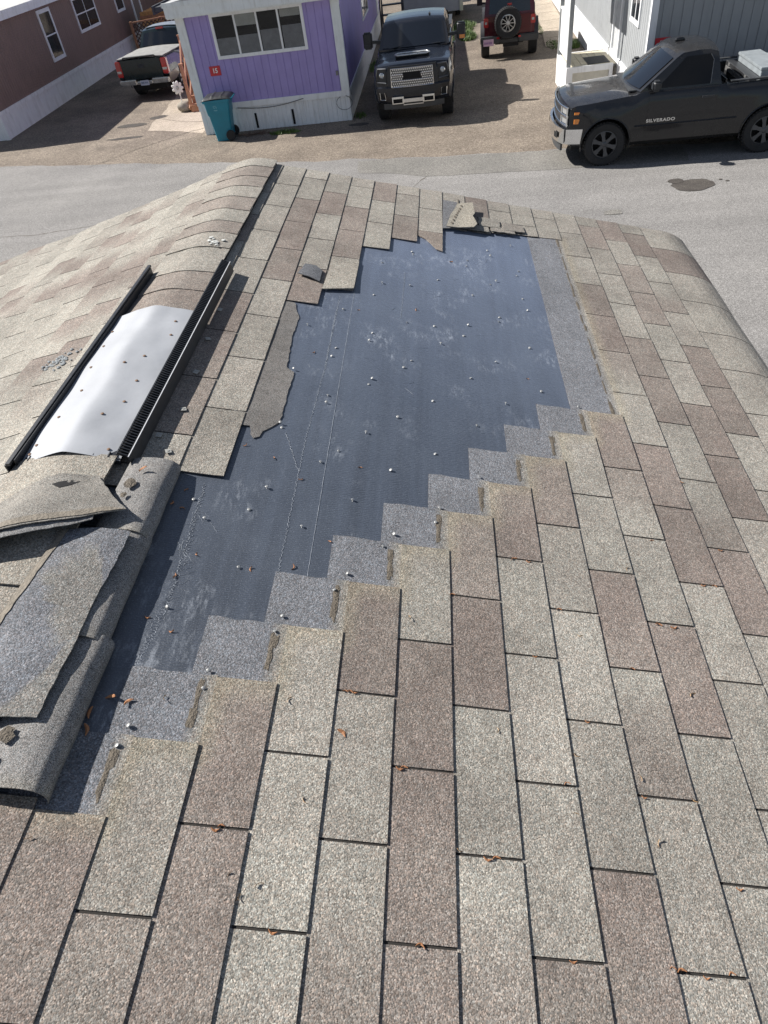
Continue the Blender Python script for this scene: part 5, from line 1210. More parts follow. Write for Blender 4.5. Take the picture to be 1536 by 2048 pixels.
def pickup(name, loc, yaw, label, S):
    R_ = empty(name, (*loc, 0), yaw, label, 'pickup truck')
    L, W = S['L'], S['W']; zr, zb = S['z_rock'], S['z_belt']; s1, s2, s3, s4 = S['cab']; zt = S['z_roof']; bp = S['paint']; wr = S['wr']; ax = S['axles']
    dz = S.get('lift', 0)
    def body(x, y, z):
        s = -x; k = abs(y) / W
        zz = (z - zr) / (zb - zr)
        f = .955 + .045 * math.sin(min(1, max(0, zz)) * math.pi * .95 + .15) if z < zb - .12 else .981 - (z - (zb - .12)) * (.62 if (s < s1 + .1 or s > s4 + .05) else .40)
        if s < .6: f *= 1 - .09 * (1 - s / .6) ** 2
        if s > L - .4: f *= 1 - .02 * ((s - L + .4) / .4) ** 2
        for a in ax:
            d = math.hypot(s - a, z - wr)
            if d < wr + .24: f += .022 * max(0, 1 - (d - wr - .06) / .18) if d > wr + .06 else .022
        ns = s + .17 * k ** 2.6 * max(0, 1 - s / .8)
        nz = z
        if s < s1 + .15 and z > zb - .22: nz = z - .055 * k ** 3 + .012 * math.exp(-((k - .55) / .08) ** 2) * (1 if s > .35 else 0)
        return (-ns, y * f, nz)
    zh = S['z_hood']
    nose = S.get('nose', [(.0, .50), (-.02, .62), (0, .80), (.06, .84), (.085, zh - .14), (.13, zh - .03), (.24, zh)])
    out = [(-.16, zr + .02)] + [(-(a) - 0.0, b) for a, b in nose] + [(-.75, zh + (zb - zh) * .5), (-s1 - .02, zb), (-s4, zb), (-s4 - .001, zb - .015), (-L + .06, S['z_rail']), (-L + .01, S['z_rail'] - .05), (-L + .02, .72), (-L + .10, .60), (-L + .3, zr + .1), (-L + .9, zr)]
    out = out[:1] + out[1:]
    b = sculpt('body', out, -W, W, body, bp, R_, sx=.13, sy=.19, sz=.11)
    cut = []
    for a in ax:
        for sgn in (-1, 1): cut.append(('cyl', (-a, wr + .01, wr + .075, sgn * (W - .34), sgn * (W + .2))))
    if S.get('bed'): cut.append(('box', (-L + .10, -(s4 + .08), -W + .14, W - .14, S['z_rail'] - .50, S['z_rail'] + .3)))
    carve(b, cut)
    # underbody
    bm = bmesh.new(); box(bm, -L + .3, -.35, -W * .62, W * .62, zr - .14, zr + .12); box(bm, -L + .5, -.6, -W * .3, W * .3, zr - .2, zr)
    for a in ax: box(bm, -a - .06, -a + .06, -W + .12, W - .12, wr - .06, wr + .06)
    finish('chassis', bm, MAT['dark_frame'], R_)
    # cab
    sc_t = S.get('tumble', .78)
    def cab(x, y, z):
        s = -x; t = (z - zb) / (zt - zb); k = abs(y) / W
        f = .915 + (sc_t - .915) * max(0, t) - .02 * (t > .9)
        ns = s + .17 * k * k * max(0, 1 - (s - s1) / 1.4) - .05 * k * k * max(0, (s - s3 + .5) / .6) * (s > s3 - .5)
        return (-ns, y * f, z - .05 * k ** 2.2 * max(0, t))
    co = [(-s1, zb - .06), (-s1, zb), (-s2 + .02, zt - .07), (-s2 - .10, zt - .015), (-s2 - .35, zt), (-(s2 + s3) / 2, zt + .008), (-s3 + .15, zt - .005), (-s3, zt - .05), (-s4 + .03, zb + .03), (-s4, zb - .06)]
    sculpt('cab', co, -W, W, cab, bp, R_, sx=.16, sy=.19, sz=.14)
    # windscreen, rear glass, side glass
    e = .010
    def slope(sa, za, sb, zb_, sign):
        dx, dz_ = (sb - sa), (zb_ - za); n = math.hypot(dx, dz_); return (-(-dz_ / n) * -1 * 0, 0)
    def wind(a, b):
        y = (-1 + 2 * a) * W * (.90 - .0 * b); t = .05 + .88 * b; s = s1 + (s2 - .02 - s1) * t; z = zb + (zt - .07 - zb) * t
        p = cab(-s, y, z); return Vector((p[0] + e * 1.2, p[1], p[2] + e))
    surf_grid('windshield', wind, 10, 6, .004, MAT['tint_glass'], R_)
    def rear(a, b):
        y = (-1 + 2 * a) * W * .86; t = .12 + .72 * b; s = (s4 - .03) + (s3 - s4 + .03) * t; z = (zb + .03) + (zt - .05 - zb - .03) * t
        p = cab(-s, y, z); return Vector((p[0] - e, p[1], p[2] + e * .4))
    surf_grid('rear_window', rear, 8, 4, .004, MAT['tint_glass'], R_)
    for sgn in (-1, 1):
        for pl in S['side_glass']:
            bm = sculpt_bm([(-a, c) for a, c in pl], W + .004, W + .008, cab, sx=.2, sz=.12)
            if sgn < 0:
                for v in bm.verts: v.co.y *= -1
            bmesh.ops.recalc_face_normals(bm, faces=bm.faces); finish('side_window', bm, MAT['side_glass'], R_, 32)
            if S.get('glass_trim'):
                pts = [Vector(cab(-a, W + .012, c)) for a, c in pl]; 
                for p in pts: p.y *= sgn
                bm = bmesh.new(); tube(bm, pts[:S['glass_trim']], .007, 5); finish('window_trim', bm, MAT['chrome'] if S.get('chrome_trim') else MAT['dull_alloy'], R_, 50)
        for (da, db, dz0) in S['doors']:
            pl = [(-da - .02, zr + .07), (-da, zr + .2), (-da, zb - .02), (-db, zb - .02), (-db, zr + .1), (-db + .03, zr + .07)]
            bm = sculpt_bm(pl, W + .001, W + .006, body, sx=.16, sz=.09)
            if sgn < 0:
                for v in bm.verts: v.co.y *= -1
            bmesh.ops.recalc_face_normals(bm, faces=bm.faces); d_ = finish('door', bm, bp, R_, 32)
            sp_ = [Vector(body(a, W + .005, c)) for a, c in pl]
            for p in sp_: p.y *= sgn
            bm = bmesh.new(); tube(bm, sp_[1:5], .006, 5); finish('door_seam', bm, MAT['black_soft'], d_)
            hx = -(db - .18); p = Vector(body(hx, W, zb - .17))
            bm = bmesh.new(); bbox(bm, (hx - .11, sgn * (p.y + .03), zb - .17), (hx + .11, sgn * (p.y + .03), zb - .165), .03, .035); finish('handle', bm, S.get('handle', MAT['black_plastic']), d_)
        # mirror
        mx, mz, mw, mh = S['mirror']
        p = Vector(cab(-mx, W, zb + .03))
        bm = bmesh.new(); yb = p.y - .02; ye = p.y + S['mirror_out']
        v = bmesh.ops.create_cube(bm, size=1, matrix=Matrix.Translation((-mx, ye + mw / 2, mz)) @ Matrix.Diagonal((.16, mw, mh, 1)))['verts']
        bmesh.ops.bevel(bm, geom=bm.edges[:], offset=.035, segments=3, affect='EDGES')
        bbox(bm, (-mx - .01, yb, mz - mh * .15), (-mx, ye + .02, mz - mh * .1), .06, .07)
        if sgn < 0:
            for v in bm.verts: v.co.y *= -1
        bmesh.ops.recalc_face_normals(bm, faces=bm.faces); finish('mirror', bm, S.get('mirror_mat', MAT['black_plastic']), R_, 40)
        for a in ax:
            wheel(R_, -a, sgn * (W - .165), wr, S.get('tw', .27), sgn, S['rim'], S.get('spokes', 5), S.get('style', 'solid'))
            # arch liner lip
            bm = bmesh.new(); pts = []
            for q in arc(-a, wr + .01, wr + .078, -12, 192, 18):
                pp = body(q[0], W, q[1]); pts.append(Vector((q[0], sgn * (pp[1] + .002), q[1])))
            tube(bm, pts, .014, 6); finish('arch_lip', bm, S.get('lip', bp), R_, 60)
    return R_, body, cab

def front_pt(body, y, s, z): return Vector(body(-s, y, z))

# ---- black regular cab pickup on the road at right
WS_ = 1.0
S = dict(L=5.22, W=1.01, z_rock=.40, z_belt=1.27, z_roof=1.87, z_hood=1.17, z_rail=1.30, cab=(1.38, 2.12, 2.95, 3.10), paint=MAT['paint_sil'], wr=.40, axles=(.97, 4.0),
         side_glass=[[(2.86, 1.30), (2.87, 1.70), (2.80, 1.80), (2.28, 1.79), (1.72, 1.30)]], glass_trim=3, doors=[(1.72, 2.98, 0)], mirror=(1.80, 1.38, .20, .17), mirror_out=.06,
         rim=MAT['dark_alloy'], bed=True, spokes=6, tumble=.76, nose=[(.10, .50), (.06, .55), (.06, .76), (.10, .79), (.10, 1.10), (.14, 1.16), (.26, 1.19)])
# heading -x: local +x is forward
syaw = math.pi - D(2.1)
sil, sb, scb = pickup('pickup_truck', (2.90, 15.80), syaw, 'black regular cab pickup with silver toolbox in its bed, parked on the road', S)
def bar_surface(name, body, ys, s, z0, z1, off, thick, mat, parent, n=14):
    def f(a, b):
        y = ys[0] + (ys[1] - ys[0]) * a; p = Vector(body(-s, y, z0 + (z1 - z0) * b)); return Vector((p.x + off, p.y, z0 + (z1 - z0) * b))
    return surf_grid(name, f, n, 2, thick, mat, parent)
W_ = 1.01
bar_surface('bumper', sb, (-W_, W_), -.005, .46, .74, .02, .05, MAT['chrome'], sil, 20)
for sg_ in (-1, 1):     # chrome wraps round to the wheel arch
    bm = sculpt_bm([(-.02, .46), (-.02, .735), (-.42, .735), (-.38, .46)], W_ + .002, W_ + .022, sb, sx=.1, sz=.08)
    if sg_ < 0:
        for v in bm.verts: v.co.y *= -1
    bmesh.ops.recalc_face_normals(bm, faces=bm.faces); finish('bumper_end', bm, MAT['chrome'], sil, 32)
bar_surface('air_dam', sb, (-.82, .82), .05, .30, .44, .02, .04, MAT['flare'], sil)
for sg_ in (-1, 1): bar_surface('fog_light', sb, (sg_ * .62, sg_ * .80), -.005, .54, .64, .045, .01, MAT['black_soft'], sil, 3)
bar_surface('grille', sb, (-.66, .66), .10, .80, 1.09, .012, .02, MAT['black_plastic'], sil, 14)
bm = bmesh.new()
for z in (.795, .94, .955, 1.10):
    pts = [Vector(sb(-.10, y, z)) + Vector((.035, 0, z - Vector(sb(-.10, y, z)).z)) for y in [(-.98 + i * .14) for i in range(15)]]; tube(bm, pts, .019 if z > .8 else .022, 8)
for y in (-.66, .66, -.96, .96):
    a = Vector(sb(-.10, y, .8)); b_ = Vector(sb(-.10, y, 1.1)); tube(bm, [(a.x + .03, a.y, .80), (b_.x + .03, b_.y, 1.10)], .02, 8)
finish('grille_surround', bm, MAT['chrome'], sil, 50)
bm = bmesh.new()
for i in range(17):
    y = -.62 + i * .0775
    for (z0, z1) in ((.81, .93), (.97, 1.08)):
        p = Vector(sb(-.10, y, z0)); bbox(bm, (p.x + .02, p.y, z0), (p.x + .02, p.y + .035 * (-1) ** i, z1), .012, .012)
finish('grille_mesh', bm, MAT['dull_alloy'], sil)
for sg_ in (-1, 1):
    for (z0, z1) in ((.82, .92), (.98, 1.08)):
        h_ = bar_surface('headlight', sb, (sg_ * .69, sg_ * .95), .10, z0, z1, .022, .02, MAT['lamp_lens'], sil, 5)
        bm = sculpt_bm([(-.20, z0 + .01), (-.20, z1 - .01), (-.33, z1 - .01), (-.30, z0 + .01)], W_ + .001, W_ + .016, sb, sx=.08, sz=.05)
        if sg_ < 0:
            for v in bm.verts: v.co.y *= -1
        bmesh.ops.recalc_face_normals(bm, faces=bm.faces); finish('turn_signal', bm, MAT['amber'], h_, 32)
p = Vector(sb(-2.05, W_, .80))
for sg_ in (1, -1):
    t_ = text_obj('badge_text', 'SILVERADO', .075, MAT['bright_alloy'], sil, (-1.98, sg_ * (p.y + .014), .775), (D(90), 0, math.pi if sg_ > 0 else 0), .004, wide=1.25, spacing=1.15, bold=.003)
for sg_ in (-1, 1):
    bm = bmesh.new()
    bbox(bm, (-1.72, sg_ * (p.y + .012), .70), (-4.9, sg_ * (p.y + .004), .72), .012, .05) if False else None
    pp = [Vector(sb(-s_, W_, .70)) for s_ in (1.5, 2.0, 2.5, 3.0, 3.4)]
    tube(bm, [(q.x, sg_ * (q.y + .006), .70) for q in pp], .013, 6)
    finish('door_molding', bm, MAT['paint_sil'], sil, 50)
bm = bmesh.new(); tube(bm, [(-1.52, -.62, 1.285), (-1.55, -.1, 1.33), (-1.58, .0, 1.34)], .012, 6); tube(bm, [(-1.50, .10, 1.30), (-1.54, .60, 1.31), (-1.60, .72, 1.32)], .012, 6); finish('wiper', bm, MAT['black_plastic'], sil, 50)
bm = bmesh.new(); box(bm, -1.62, -1.36, -.78, .78, 1.255, 1.275); finish('cowl', bm, MAT['flare'], sil)
bm = bmesh.new(); bmesh.ops.create_icosphere(bm, subdivisions=2, radius=1, matrix=Matrix.Translation((-2.36, 0, 1.885)) @ Matrix.Diagonal((.10, .022, .045, 1))); finish('roof_antenna', bm, MAT['paint_sil'], sil, 60)
for sg_ in (-1, 1):
    bm = bmesh.new(); box(bm, -5.16, -3.18, sg_ * (W_ - .09) - .045, sg_ * (W_ - .09) + .045, 1.30, 1.318); finish('bed_rail_cap', bm, MAT['flare'], sil)
bm = bmesh.new(); box(bm, -3.135, -3.11, -.86, .86, 1.0, 1.33); finish('bed_front', bm, MAT['paint_sil'], sil)
bar_surface('rear_bumper', lambda x, y, z: (-5.22 - .05, y * .95, z), (-.95, .95), 0, .52, .70, -.05, .08, MAT['chrome'], sil)
for sg_ in (-1, 1):
    bm = bmesh.new(); box(bm, -5.235, -5.15, sg_ * .93 - .05, sg_ * .93 + .05, .82, 1.22); finish('tail_light', bm, MAT['red_lens'], sil)
# toolbox and junk in the bed
rot = Matrix.Translation((2.90, 15.80, 0)) @ Matrix.Rotation(syaw, 4, 'Z')
TB_ = empty('truck_toolbox', rot @ Vector((-3.95, 0, .84)), syaw, 'dusty silver toolbox with notched lid in the bed of the black regular cab pickup', 'toolbox')
bm = bmesh.new(); box(bm, -.24, .26, -.78, .78, 0, .44); box(bm, .262, .40, -.80, .80, .20, .46); bmesh.ops.bevel(bm, geom=bm.edges[:], offset=.006, segments=1, affect='EDGES'); finish('box', bm, MAT['dull_alloy'], TB_)
bm = bmesh.new(); prism(bm, [(.22, -.80), (.22, .80), (-.36, .80), (-.36, -.20), (-.20, -.36), (-.20, -.80)], .55, .60); prism(bm, [(.20, -.78), (.20, .78), (-.20, .78), (-.20, -.78)], .442, .549)
bmesh.ops.bevel(bm, geom=[e_ for e_ in bm.edges], offset=.008, segments=2, affect='EDGES'); finish('lid', bm, simple('toolbox_lid', (.27, .30, .32), rough=.55, metal=.2, var=.15), TB_, 35)
bm = bmesh.new(); box(bm, .402, .41, -.60, -.50, .40, .45); box(bm, .402, .41, .50, .60, .40, .45); box(bm, .402, .41, -.74, .74, .30, .38); finish('latch', bm, MAT['bright_alloy'], TB_)
rnd = random.Random(3)
JK = empty('tow_chain', rot @ Vector((-3.36, .45, .84)), syaw, 'heap of grey chain between the cab and the toolbox of the black pickup', 'chain')
bm = bmesh.new()
for i in range(46):
    c = Vector((rnd.uniform(-.12, .12), rnd.gauss(0, .22), .10 + rnd.random() * .22)); m = Matrix.Translation(c) @ Matrix.Rotation(rnd.uniform(0, 6), 4, Vector((rnd.random(), rnd.random(), rnd.random())).normalized())
    n0 = len(bm.verts); tube(bm, [(.03 * math.cos(a), .018 * math.sin(a), 0) for a in [k * .7 for k in range(9)]], .007, 6); bm.verts.ensure_lookup_table()
    for v in bm.verts[n0:]: v.co = m @ v.co
finish('links', bm, MAT['dull_alloy'], JK, 60)
bm = bmesh.new(); box(bm, -.2, .2, -1.15, -.5, 0, .18); box(bm, -.05, .12, -.9, -.6, .18, .34); box(bm, -.2, .2, -.45, .35, 0, .08); bmesh.ops.bevel(bm, geom=bm.edges[:], offset=.015, segments=2, affect='EDGES')
o = finish('jack_case', bm, MAT['flare'], None, 35); o.location = rot @ Vector((-3.36, .45, .84)); o.rotation_euler = (0, 0, syaw); tag(o, 'dark tool case lying in the bed behind the cab of the black pickup', 'tool case')

# ---- black crew cab pickup facing the camera
S = dict(L=6.08, W=1.02, z_rock=.50, z_belt=1.47, z_roof=2.03, z_hood=1.38, z_rail=1.50, cab=(1.45, 2.20, 3.85, 4.10), paint=MAT['paint_gmc'], wr=.44, axles=(1.0, 4.9),
         side_glass=[[(1.86, 1.50), (2.32, 1.92), (2.82, 1.95), (2.82, 1.50)], [(2.92, 1.50), (2.92, 1.95), (3.65, 1.92), (3.82, 1.50)]], glass_trim=0, doors=[(1.78, 2.86, 0), (2.88, 4.0, 0)],
         mirror=(1.95, 1.66, .24, .38), mirror_out=.20, rim=MAT['dull_alloy'], spokes=6, tumble=.80, bed=True, nose=[(.06, .55), (.02, .62), (.02, .88), (.06, .92), (.05, 1.28), (.12, 1.38), (.26, 1.41)], tw=.30)
gyaw = -math.pi / 2 - D(1.6)
gmc, gb, gcb = pickup('pickup_truck', (-.14, 19.36), gyaw, 'lifted black crew cab pickup with chrome mesh grille, facing the camera beside the purple home', S)
Wg = 1.02
def fx(y, s, z, off=.0): p = Vector(gb(-s, y, z)); return Vector((p.x + off, p.y, z))
bar_surface('grille_frame', gb, (-.68, .68), .06, .86, 1.34, .010, .03, MAT['black_plastic'], gmc, 14)
bm = bmesh.new()
for i in range(4):
    z = .90 + i * .133; pts = [fx(-.58 + k * .116, .06, z, .048) for k in range(11)]; tube(bm, pts, .009, 6)
for y in (-.58, .58): tube(bm, [fx(y, .06, .90, .048), fx(y, .06, 1.30, .048)], .010, 6)
for r_ in range(8):
    z = .925 + r_ * .05
    for k in range(20):
        y = -.56 + k * .0585 + (.029 if r_ % 2 else 0)
        if abs(y) < .24 and 1.05 < z < 1.22: continue
        if y > .57: continue
        bbox(bm, fx(y, .06, z, .045), fx(y + .03, .06, z, .045), .012, .016)
        if k % 1 == 0: bbox(bm, fx(y, .06, z - .025, .045), fx(y, .06, z + .022, .045), .010, .010)
finish('grille_mesh', bm, MAT['chrome'], gmc)
bar_surface('emblem_plate', gb, (-.24, .24), .06, 1.07, 1.21, .060, .02, MAT['black_soft'], gmc, 6)
for sg_ in (-1, 1):
    h_ = bar_surface('headlight', gb, (sg_ * .72, sg_ * .97), .06, 1.0, 1.31, .02, .03, MAT['black_plastic'], gmc, 6)
    c = fx(sg_ * .84, .06, 1.17, .03)
    bm = bmesh.new(); lathe(bm, [(.055, 0), (.062, .02), (.050, .03), (.042, .012)], 20, 'x', c); finish('lamp_ring', bm, MAT['chrome'], h_, 40)
    bm = bmesh.new(); lathe(bm, [(.042, .0), (.042, .012), (.025, .024)], 16, 'x', c); finish('lamp', bm, MAT['lamp_lens'], h_, 40)
    bm = bmesh.new(); tube(bm, [fx(sg_ * .72, .06, 1.31, .035), fx(sg_ * .96, .06, 1.31, .03), fx(sg_ * .985, .06, 1.2, .03), fx(sg_ * .985, .06, 1.02, .03), fx(sg_ * .72, .06, 1.0, .035)], .016, 6); finish('lamp_trim', bm, MAT['dull_alloy'], h_, 50)
    f_ = bar_surface('fog_light', gb, (sg_ * .80, sg_ * .95), .02, .64, .78, .012, .01, MAT['black_soft'], gmc, 3)
    bm = bmesh.new(); tube(bm, [fx(sg_ * .80, .02, .79, .02), fx(sg_ * .80, .02, .63, .02), fx(sg_ * .95, .02, .63, .02), fx(sg_ * .95, .02, .79, .02)], .012, 6); finish('fog_trim', bm, MAT['chrome'], f_, 50)
    q = fx(sg_ * .44, .02, .60, .03)
    bm = bmesh.new(); box(bm, q.x - .02, q.x + .06, q.y - .15, q.y + .15, .655, .70); box(bm, q.x - .02, q.x + .05, q.y - .15, q.y - .125, .54, .654); box(bm, q.x - .02, q.x + .05, q.y + .125, q.y + .15, .54, .654); box(bm, q.x - .02, q.x + .045, q.y - .124, q.y + .124, .54, .56)
    finish('tow_hook_bezel', bm, MAT['chrome'], gmc)
    bm = bmesh.new(); box(bm, q.x - .02, q.x + .01, q.y - .124, q.y + .124, .561, .654); finish('tow_hook_recess', bm, MAT['black_soft'], gmc)
q = fx(0, .02, .6, .02); bm = bmesh.new(); box(bm, q.x, q.x + .04, -.28, .28, .56, .64); box(bm, q.x, q.x + .03, -.26, .26, .50, .52); finish('bumper_bar', bm, MAT['bright_alloy'], gmc)
bar_surface('lower_valance', gb, (-.88, .88), .06, .40, .53, .0, .05, MAT['flare'], gmc)
# hood scoop
bm = bmesh.new()
pp = [(-.62, -.40), (-.56, -.33), (-.56, .33), (-.62, .40), (-.72, .33), (-.72, -.33)]
zf = lambda x: 1.42 + (-x - .24) * .062 + .02
pts = [Vector((x, y, zf(x) + .02)) for x, y in ((-.56, -.36), (-.56, .36), (-.66, .44), (-.76, .36), (-.76, -.36), (-.66, -.44), (-.56, -.36))]
tube(bm, pts, .022, 8); finish('scoop_trim', bm, MAT['bright_alloy'], gmc, 60)
bm = bmesh.new(); prism(bm, [(-.57, -.37), (-.57, .37), (-.66, .43), (-.75, .37), (-.75, -.37), (-.66, -.43)], 1.40, 1.462); finish('scoop', bm, MAT['black_soft'], gmc)
bm = bmesh.new(); tube(bm, [(-1.50, -.70, 1.49), (-1.56, -.1, 1.55), (-1.6, .1, 1.56)], .012, 6); tube(bm, [(-1.52, .1, 1.51), (-1.56, .7, 1.51)], .012, 6); finish('wiper', bm, MAT['black_plastic'], gmc, 50)
bm = bmesh.new(); bmesh.ops.create_icosphere(bm, subdivisions=2, radius=1, matrix=Matrix.Translation((-2.45, .42, 2.03)) @ Matrix.Diagonal((.07, .03, .05, 1))); finish('roof_antenna', bm, MAT['paint_gmc'], gmc, 60)
for sg_ in (-1, 1):
    bm = bmesh.new(); box(bm, -2.03, -1.85, sg_ * 1.27 - .07, sg_ * 1.27 + .07, 1.50, 1.58); finish('mirror_marker', bm, MAT['amber'] if sg_ > 0 else MAT['black_plastic'], gmc)
    bm = bmesh.new(); box(bm, -5.98, -4.2, sg_ * (Wg - .1) - .05, sg_ * (Wg - .1) + .05, 1.50, 1.516); finish('bed_rail_cap', bm, MAT['flare'], gmc)

# ---- dark green extended cab pickup seen from behind
S = dict(L=5.6, W=.955, z_rock=.42, z_belt=1.20, z_roof=1.80, z_hood=1.10, z_rail=1.24, cab=(1.35, 2.15, 3.30, 3.60), paint=MAT['paint_green'], wr=.38, axles=(.95, 4.45),
         side_glass=[[(1.75, 1.23), (2.25, 1.69), (2.65, 1.71), (2.65, 1.23)], [(2.75, 1.23), (2.75, 1.71), (3.15, 1.69), (3.3, 1.23)]], doors=[(1.65, 2.70, 0), (2.72, 3.42, 0)],
         mirror=(1.85, 1.36, .18, .17), mirror_out=.05, rim=MAT['bright_alloy'], spokes=6, tumble=.76)
cyaw = math.pi / 2 - D(5)
cl = Matrix.Rotation(cyaw, 4, 'Z'); cpos = Vector((-9.68, 26.35, 0)) + cl @ Vector((5.6, 0, 0))
chv, cb, ccb = pickup('pickup_truck', (cpos.x, cpos.y), cyaw, 'dark green pickup with tan lower sides, seen from behind beside the brown home', S)
Lc, Wc = 5.6, .955
bm = bmesh.new(); box(bm, -Lc - .025, -Lc + .02, -.74, .74, .66, 1.22); bmesh.ops.bevel(bm, geom=bm.edges[:], offset=.015, segments=2, affect='EDGES'); tg = finish('tailgate', bm, MAT['paint_green'], chv, 35)
bm = bmesh.new(); box(bm, -Lc - .034, -Lc - .022, -.12, .12, .98, 1.08); finish('handle', bm, MAT['black_plastic'], tg)
bm = bmesh.new(); tube(bm, [(-Lc + .02, -.62, 1.24), (-Lc - .03, -.58, 1.30), (-Lc - .03, .58, 1.30), (-Lc + .02, .62, 1.24)], .022, 8); tube(bm, [(-Lc - .02, 0, 1.22), (-Lc - .03, 0, 1.30)], .015, 6); finish('spoiler', bm, MAT['black_plastic'], tg, 50)
for sg_ in (-1, 1):
    bm = bmesh.new(); box(bm, -Lc - .035, -Lc + .12, sg_ * .85 - .105 + (0 if sg_ > 0 else 0), sg_ * .85 + .098, .74, 1.20); bmesh.ops.bevel(bm, geom=bm.edges[:], offset=.02, segments=2, affect='EDGES'); t_ = finish('tail_light', bm, MAT['red_lens'], chv, 35)
    bm = bmesh.new(); box(bm, -Lc - .038, -Lc + .05, sg_ * .85 - .08, sg_ * .85 + .08, .86, .93); finish('reverse_lens', bm, MAT['lamp_lens'], t_)
    bm = sculpt_bm([(-Lc + .02, .46), (-Lc + .02, .74), (-Lc + .8, .78), (-Lc + .8, .60), (-Lc + .55, .5)], Wc + .001, Wc + .010, cb, sx=.14, sz=.08)
    if sg_ < 0:
        for v in bm.verts: v.co.y *= -1
    bmesh.ops.recalc_face_normals(bm, faces=bm.faces); finish('lower_panel', bm, MAT['paint_tan'], chv, 32)
    bm = sculpt_bm([(-Lc + 1.65, .46), (-Lc + 1.65, .76), (-1.45, .76), (-1.45, .46)], Wc + .008, Wc + .014, cb, sx=.2, sz=.1)
    if sg_ < 0:
        for v in bm.verts: v.co.y *= -1
    bmesh.ops.recalc_face_normals(bm, faces=bm.faces); finish('lower_panel', bm, MAT['paint_tan'], chv, 32)
bm = bmesh.new()
box(bm, -Lc - .12, -Lc + .04, -.92, -.30, .50, .66); box(bm, -Lc - .12, -Lc + .04, .30, .92, .50, .66); box(bm, -Lc - .10, -Lc + .03, -.299, .299, .50, .60); bmesh.ops.bevel(bm, geom=bm.edges[:], offset=.02, segments=2, affect='EDGES'); finish('rear_bumper', bm, MAT['chrome'], chv, 35)
bm = bmesh.new(); box(bm, -Lc - .106, -Lc - .101, -.16, .16, .47, .62); pl = finish('licence_plate', bm, simple('pale_plate', (.42, .46, .56)), chv)
bm = bmesh.new()
for i, y in enumerate((-.11, -.07, -.03, .03, .07, .11)): box(bm, -Lc - .110, -Lc - .107, y - .012, y + .012, .52, .575)
finish('plate_marks', bm, simple('plate_ink', (.10, .14, .22)), pl)
bm = bmesh.new(); slab(bm, 10, 14, lambda a, b: Vector((-Lc + .02 + 1.95 * a, -.86 + 1.72 * b, 1.262 + .035 * math.sin(math.pi * b) + .004 * math.sin(a * 16))), Vector((0, 0, -.03))); finish('bed_cover', bm, simple('faded_vinyl', (.26, .26, .25), rough=.7, var=.2), chv, 35)
bm = bmesh.new(); p = Vector(ccb(-3.30, 0, 1.76)); box(bm, p.x - .03, p.x + .03, -.14, .14, 1.735, 1.79); finish('brake_light', bm, MAT['red_lens'], chv)
bm = bmesh.new(); slab(bm, 6, 8, lambda a, b: Vector((-2.35 - .8 * a, -.62 + 1.24 * b, 1.815 - .03 * (2 * b - 1) ** 2)), Vector((0, 0, -.012))); finish('roof_dust', bm, simple('faded_roof', (.25, .28, .32), rough=.35, metal=.3, var=.25), chv, 40)

# ---- red four wheel drive with a spare wheel, seen from behind
jyaw = math.pi / 2 - D(4.0); jm = Matrix.Rotation(jyaw, 4, 'Z')
JP = empty('four_wheel_drive', (2.83, 26.28, 0), jyaw, 'dark red four wheel drive with black spare wheel on its tailgate, seen from behind', 'car')
Wj = .80
def jb(x, y, z): return (x, y * (1 - .015 * max(0, z - 1.1)), z)
# local +x forward, rear face at x = 0
b = sculpt('body', [(.0, .62), (.0, 1.18), (2.75, 1.20), (2.8, 1.17), (4.1, 1.10), (4.15, .7), (4.05, .60), (.1, .55)], -Wj, Wj, jb, MAT['paint_red'], JP, sx=.3, sy=.3, sz=.3)
carve(b, [('cyl', (.62, .42, .52, sg_ * .50, sg_ * 1.0)) for sg_ in (-1, 1)] + [('cyl', (3.58, .42, .52, sg_ * .50, sg_ * 1.0)) for sg_ in (-1, 1)])
def jc(x, y, z): t = (z - 1.18) / .66; return (x, y * (1 - .10 * t), z - .02 * (abs(y) / Wj) ** 4 * t)
sculpt('hardtop', [(.0, 1.181), (.10, 1.80), (.2, 1.84), (2.1, 1.83), (2.2, 1.79), (2.72, 1.20)], -Wj, Wj, jc, MAT['paint_red'], JP, sx=.3, sy=.3, sz=.2)
def jr(a, b_): z = 1.24 + .50 * b_; y = (-1 + 2 * a) * .66; p = Vector(jc(.10 * (z - 1.18) / .62 + .0, y, z)); return p - Vector((.012, 0, 0))
surf_grid('rear_window', jr, 6, 4, .004, MAT['tint_glass'], JP)
bm = bmesh.new(); box(bm, -.014, .0, -.70, .66, .66, 1.175); bmesh.ops.bevel(bm, geom=bm.edges[:], offset=.006, segments=1, affect='EDGES'); tgj = finish('tailgate', bm, MAT['paint_red'], JP)
bm = bmesh.new(); box(bm, -.028, -.0142, .42, .66, .80, .86); box(bm, -.028, -.0142, .42, .66, 1.04, 1.10); box(bm, -.03, -.0142, -.62, -.5, .86, .90); finish('hinge', bm, MAT['paint_red'], tgj)
bm = bmesh.new(); tube(bm, [(-.04, .10, 1.10), (-.05, 0.0, 1.45)], .02, 6); box(bm, -.06, -.02, -.07, .07, 1.43, 1.48); finish('brake_light', bm, MAT['red_lens'], JP)
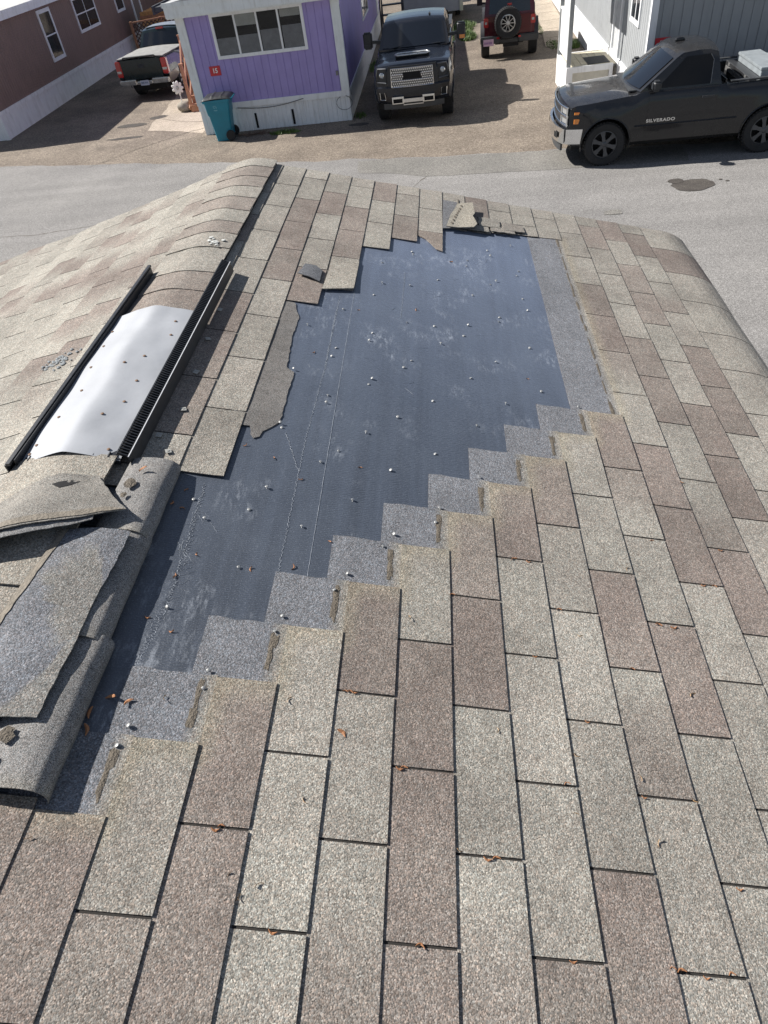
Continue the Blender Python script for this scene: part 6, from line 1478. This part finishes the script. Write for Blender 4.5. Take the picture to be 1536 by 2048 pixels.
for sg_ in (-1, 1):
    bm = bmesh.new(); box(bm, -.05, .02, sg_ * .745 - .075, sg_ * .745 + .075, .90, 1.14); bmesh.ops.bevel(bm, geom=bm.edges[:], offset=.015, segments=2, affect='EDGES'); t_ = finish('tail_light', bm, MAT['red_lens'], JP, 35)
    bm = bmesh.new(); box(bm, -.054, -.049, sg_ * .745 - .035, sg_ * .745 + .035, .985, 1.05); finish('reverse_lens', bm, MAT['lamp_lens'], t_)
    for (xa) in (.62, 3.58):
        w_ = wheel(JP, xa, sg_ * (Wj - .02), .42, .27, sg_, MAT['dull_alloy'], 5, 'open', rr=.24)
        bm = bmesh.new(); pts = arc(xa, .44, .56, 8, 172, 12); A = []
        for q in pts:
            A.append([bm.verts.new((q[0], sg_ * yy, q[1] + dz_)) for yy, dz_ in ((Wj - .04, .0), (Wj + .13, -.01), (Wj + .13, -.06), (Wj - .04, -.05))])
        for a, c in zip(A, A[1:]):
            for i in range(4): bm.faces.new((a[i], a[(i + 1) % 4], c[(i + 1) % 4], c[i]))
        bm.faces.new(A[0]); bm.faces.new(A[-1][::-1]); finish('fender_flare', bm, MAT['flare'], JP, 35)
    for pl_ in ([(.35, 1.24), (.42, 1.74), (1.15, 1.75), (1.15, 1.24)], [(1.25, 1.24), (1.25, 1.75), (2.1, 1.74), (2.45, 1.4), (2.45, 1.24)]):
        bm = sculpt_bm(pl_, Wj + .003, Wj + .007, jc, sx=.3, sz=.2)
        if sg_ < 0:
            for v in bm.verts: v.co.y *= -1
        bmesh.ops.recalc_face_normals(bm, faces=bm.faces); finish('side_window', bm, MAT['side_glass'], JP)
    bm = bmesh.new(); box(bm, 2.25, 2.35, sg_ * 1.0 - .09, sg_ * 1.0 + .09, 1.22, 1.42); bbox(bm, (2.3, sg_ * .78, 1.26), (2.3, sg_ * .95, 1.28), .05, .05); finish('mirror', bm, MAT['black_plastic'], JP)
bm = bmesh.new(); box(bm, -.16, .02, -.93, -.30, .46, .66); box(bm, -.16, .02, .30, .93, .46, .66); box(bm, -.12, .02, -.299, .299, .46, .58); bmesh.ops.bevel(bm, geom=bm.edges[:], offset=.025, segments=2, affect='EDGES'); finish('rear_bumper', bm, MAT['flare'], JP, 35)
for y in (-.33, .36):
    bm = bmesh.new(); box(bm, -.168, -.158, y - .04, y + .04, .585, .635); finish('reflector', bm, MAT['red_lens'], JP)
bm = bmesh.new(); box(bm, -.176, -.170, .50, .83, .42, .60); lp_ = finish('licence_plate', bm, simple('pink_plate', (.62, .42, .55)), JP)
bm = bmesh.new()
for y in (.57, .61, .65, .70, .74, .78): box(bm, -.181, -.177, y - .012, y + .012, .475, .53)
finish('plate_marks', bm, simple('plate_violet', (.22, .10, .30)), lp_)
bm = bmesh.new(); box(bm, .2, 4.0, -.45, .45, .38, .56); box(bm, .56, .68, -.7, .7, .36, .46); box(bm, -.02, .5, -.3, .2, .34, .44); finish('chassis', bm, MAT['dark_frame'], JP)
sp = empty('spare_wheel', (-.20, .05, 1.0), 0, None, None); sp.parent = JP
w_ = wheel(sp, 0, 0, .42, .27, 1, MAT['bright_alloy'], 5, 'open', rr=.235)
for c_ in list(w_.children): c_.parent = sp
bpy.data.objects.remove(w_)
sp.rotation_euler = (0, 0, D(90));
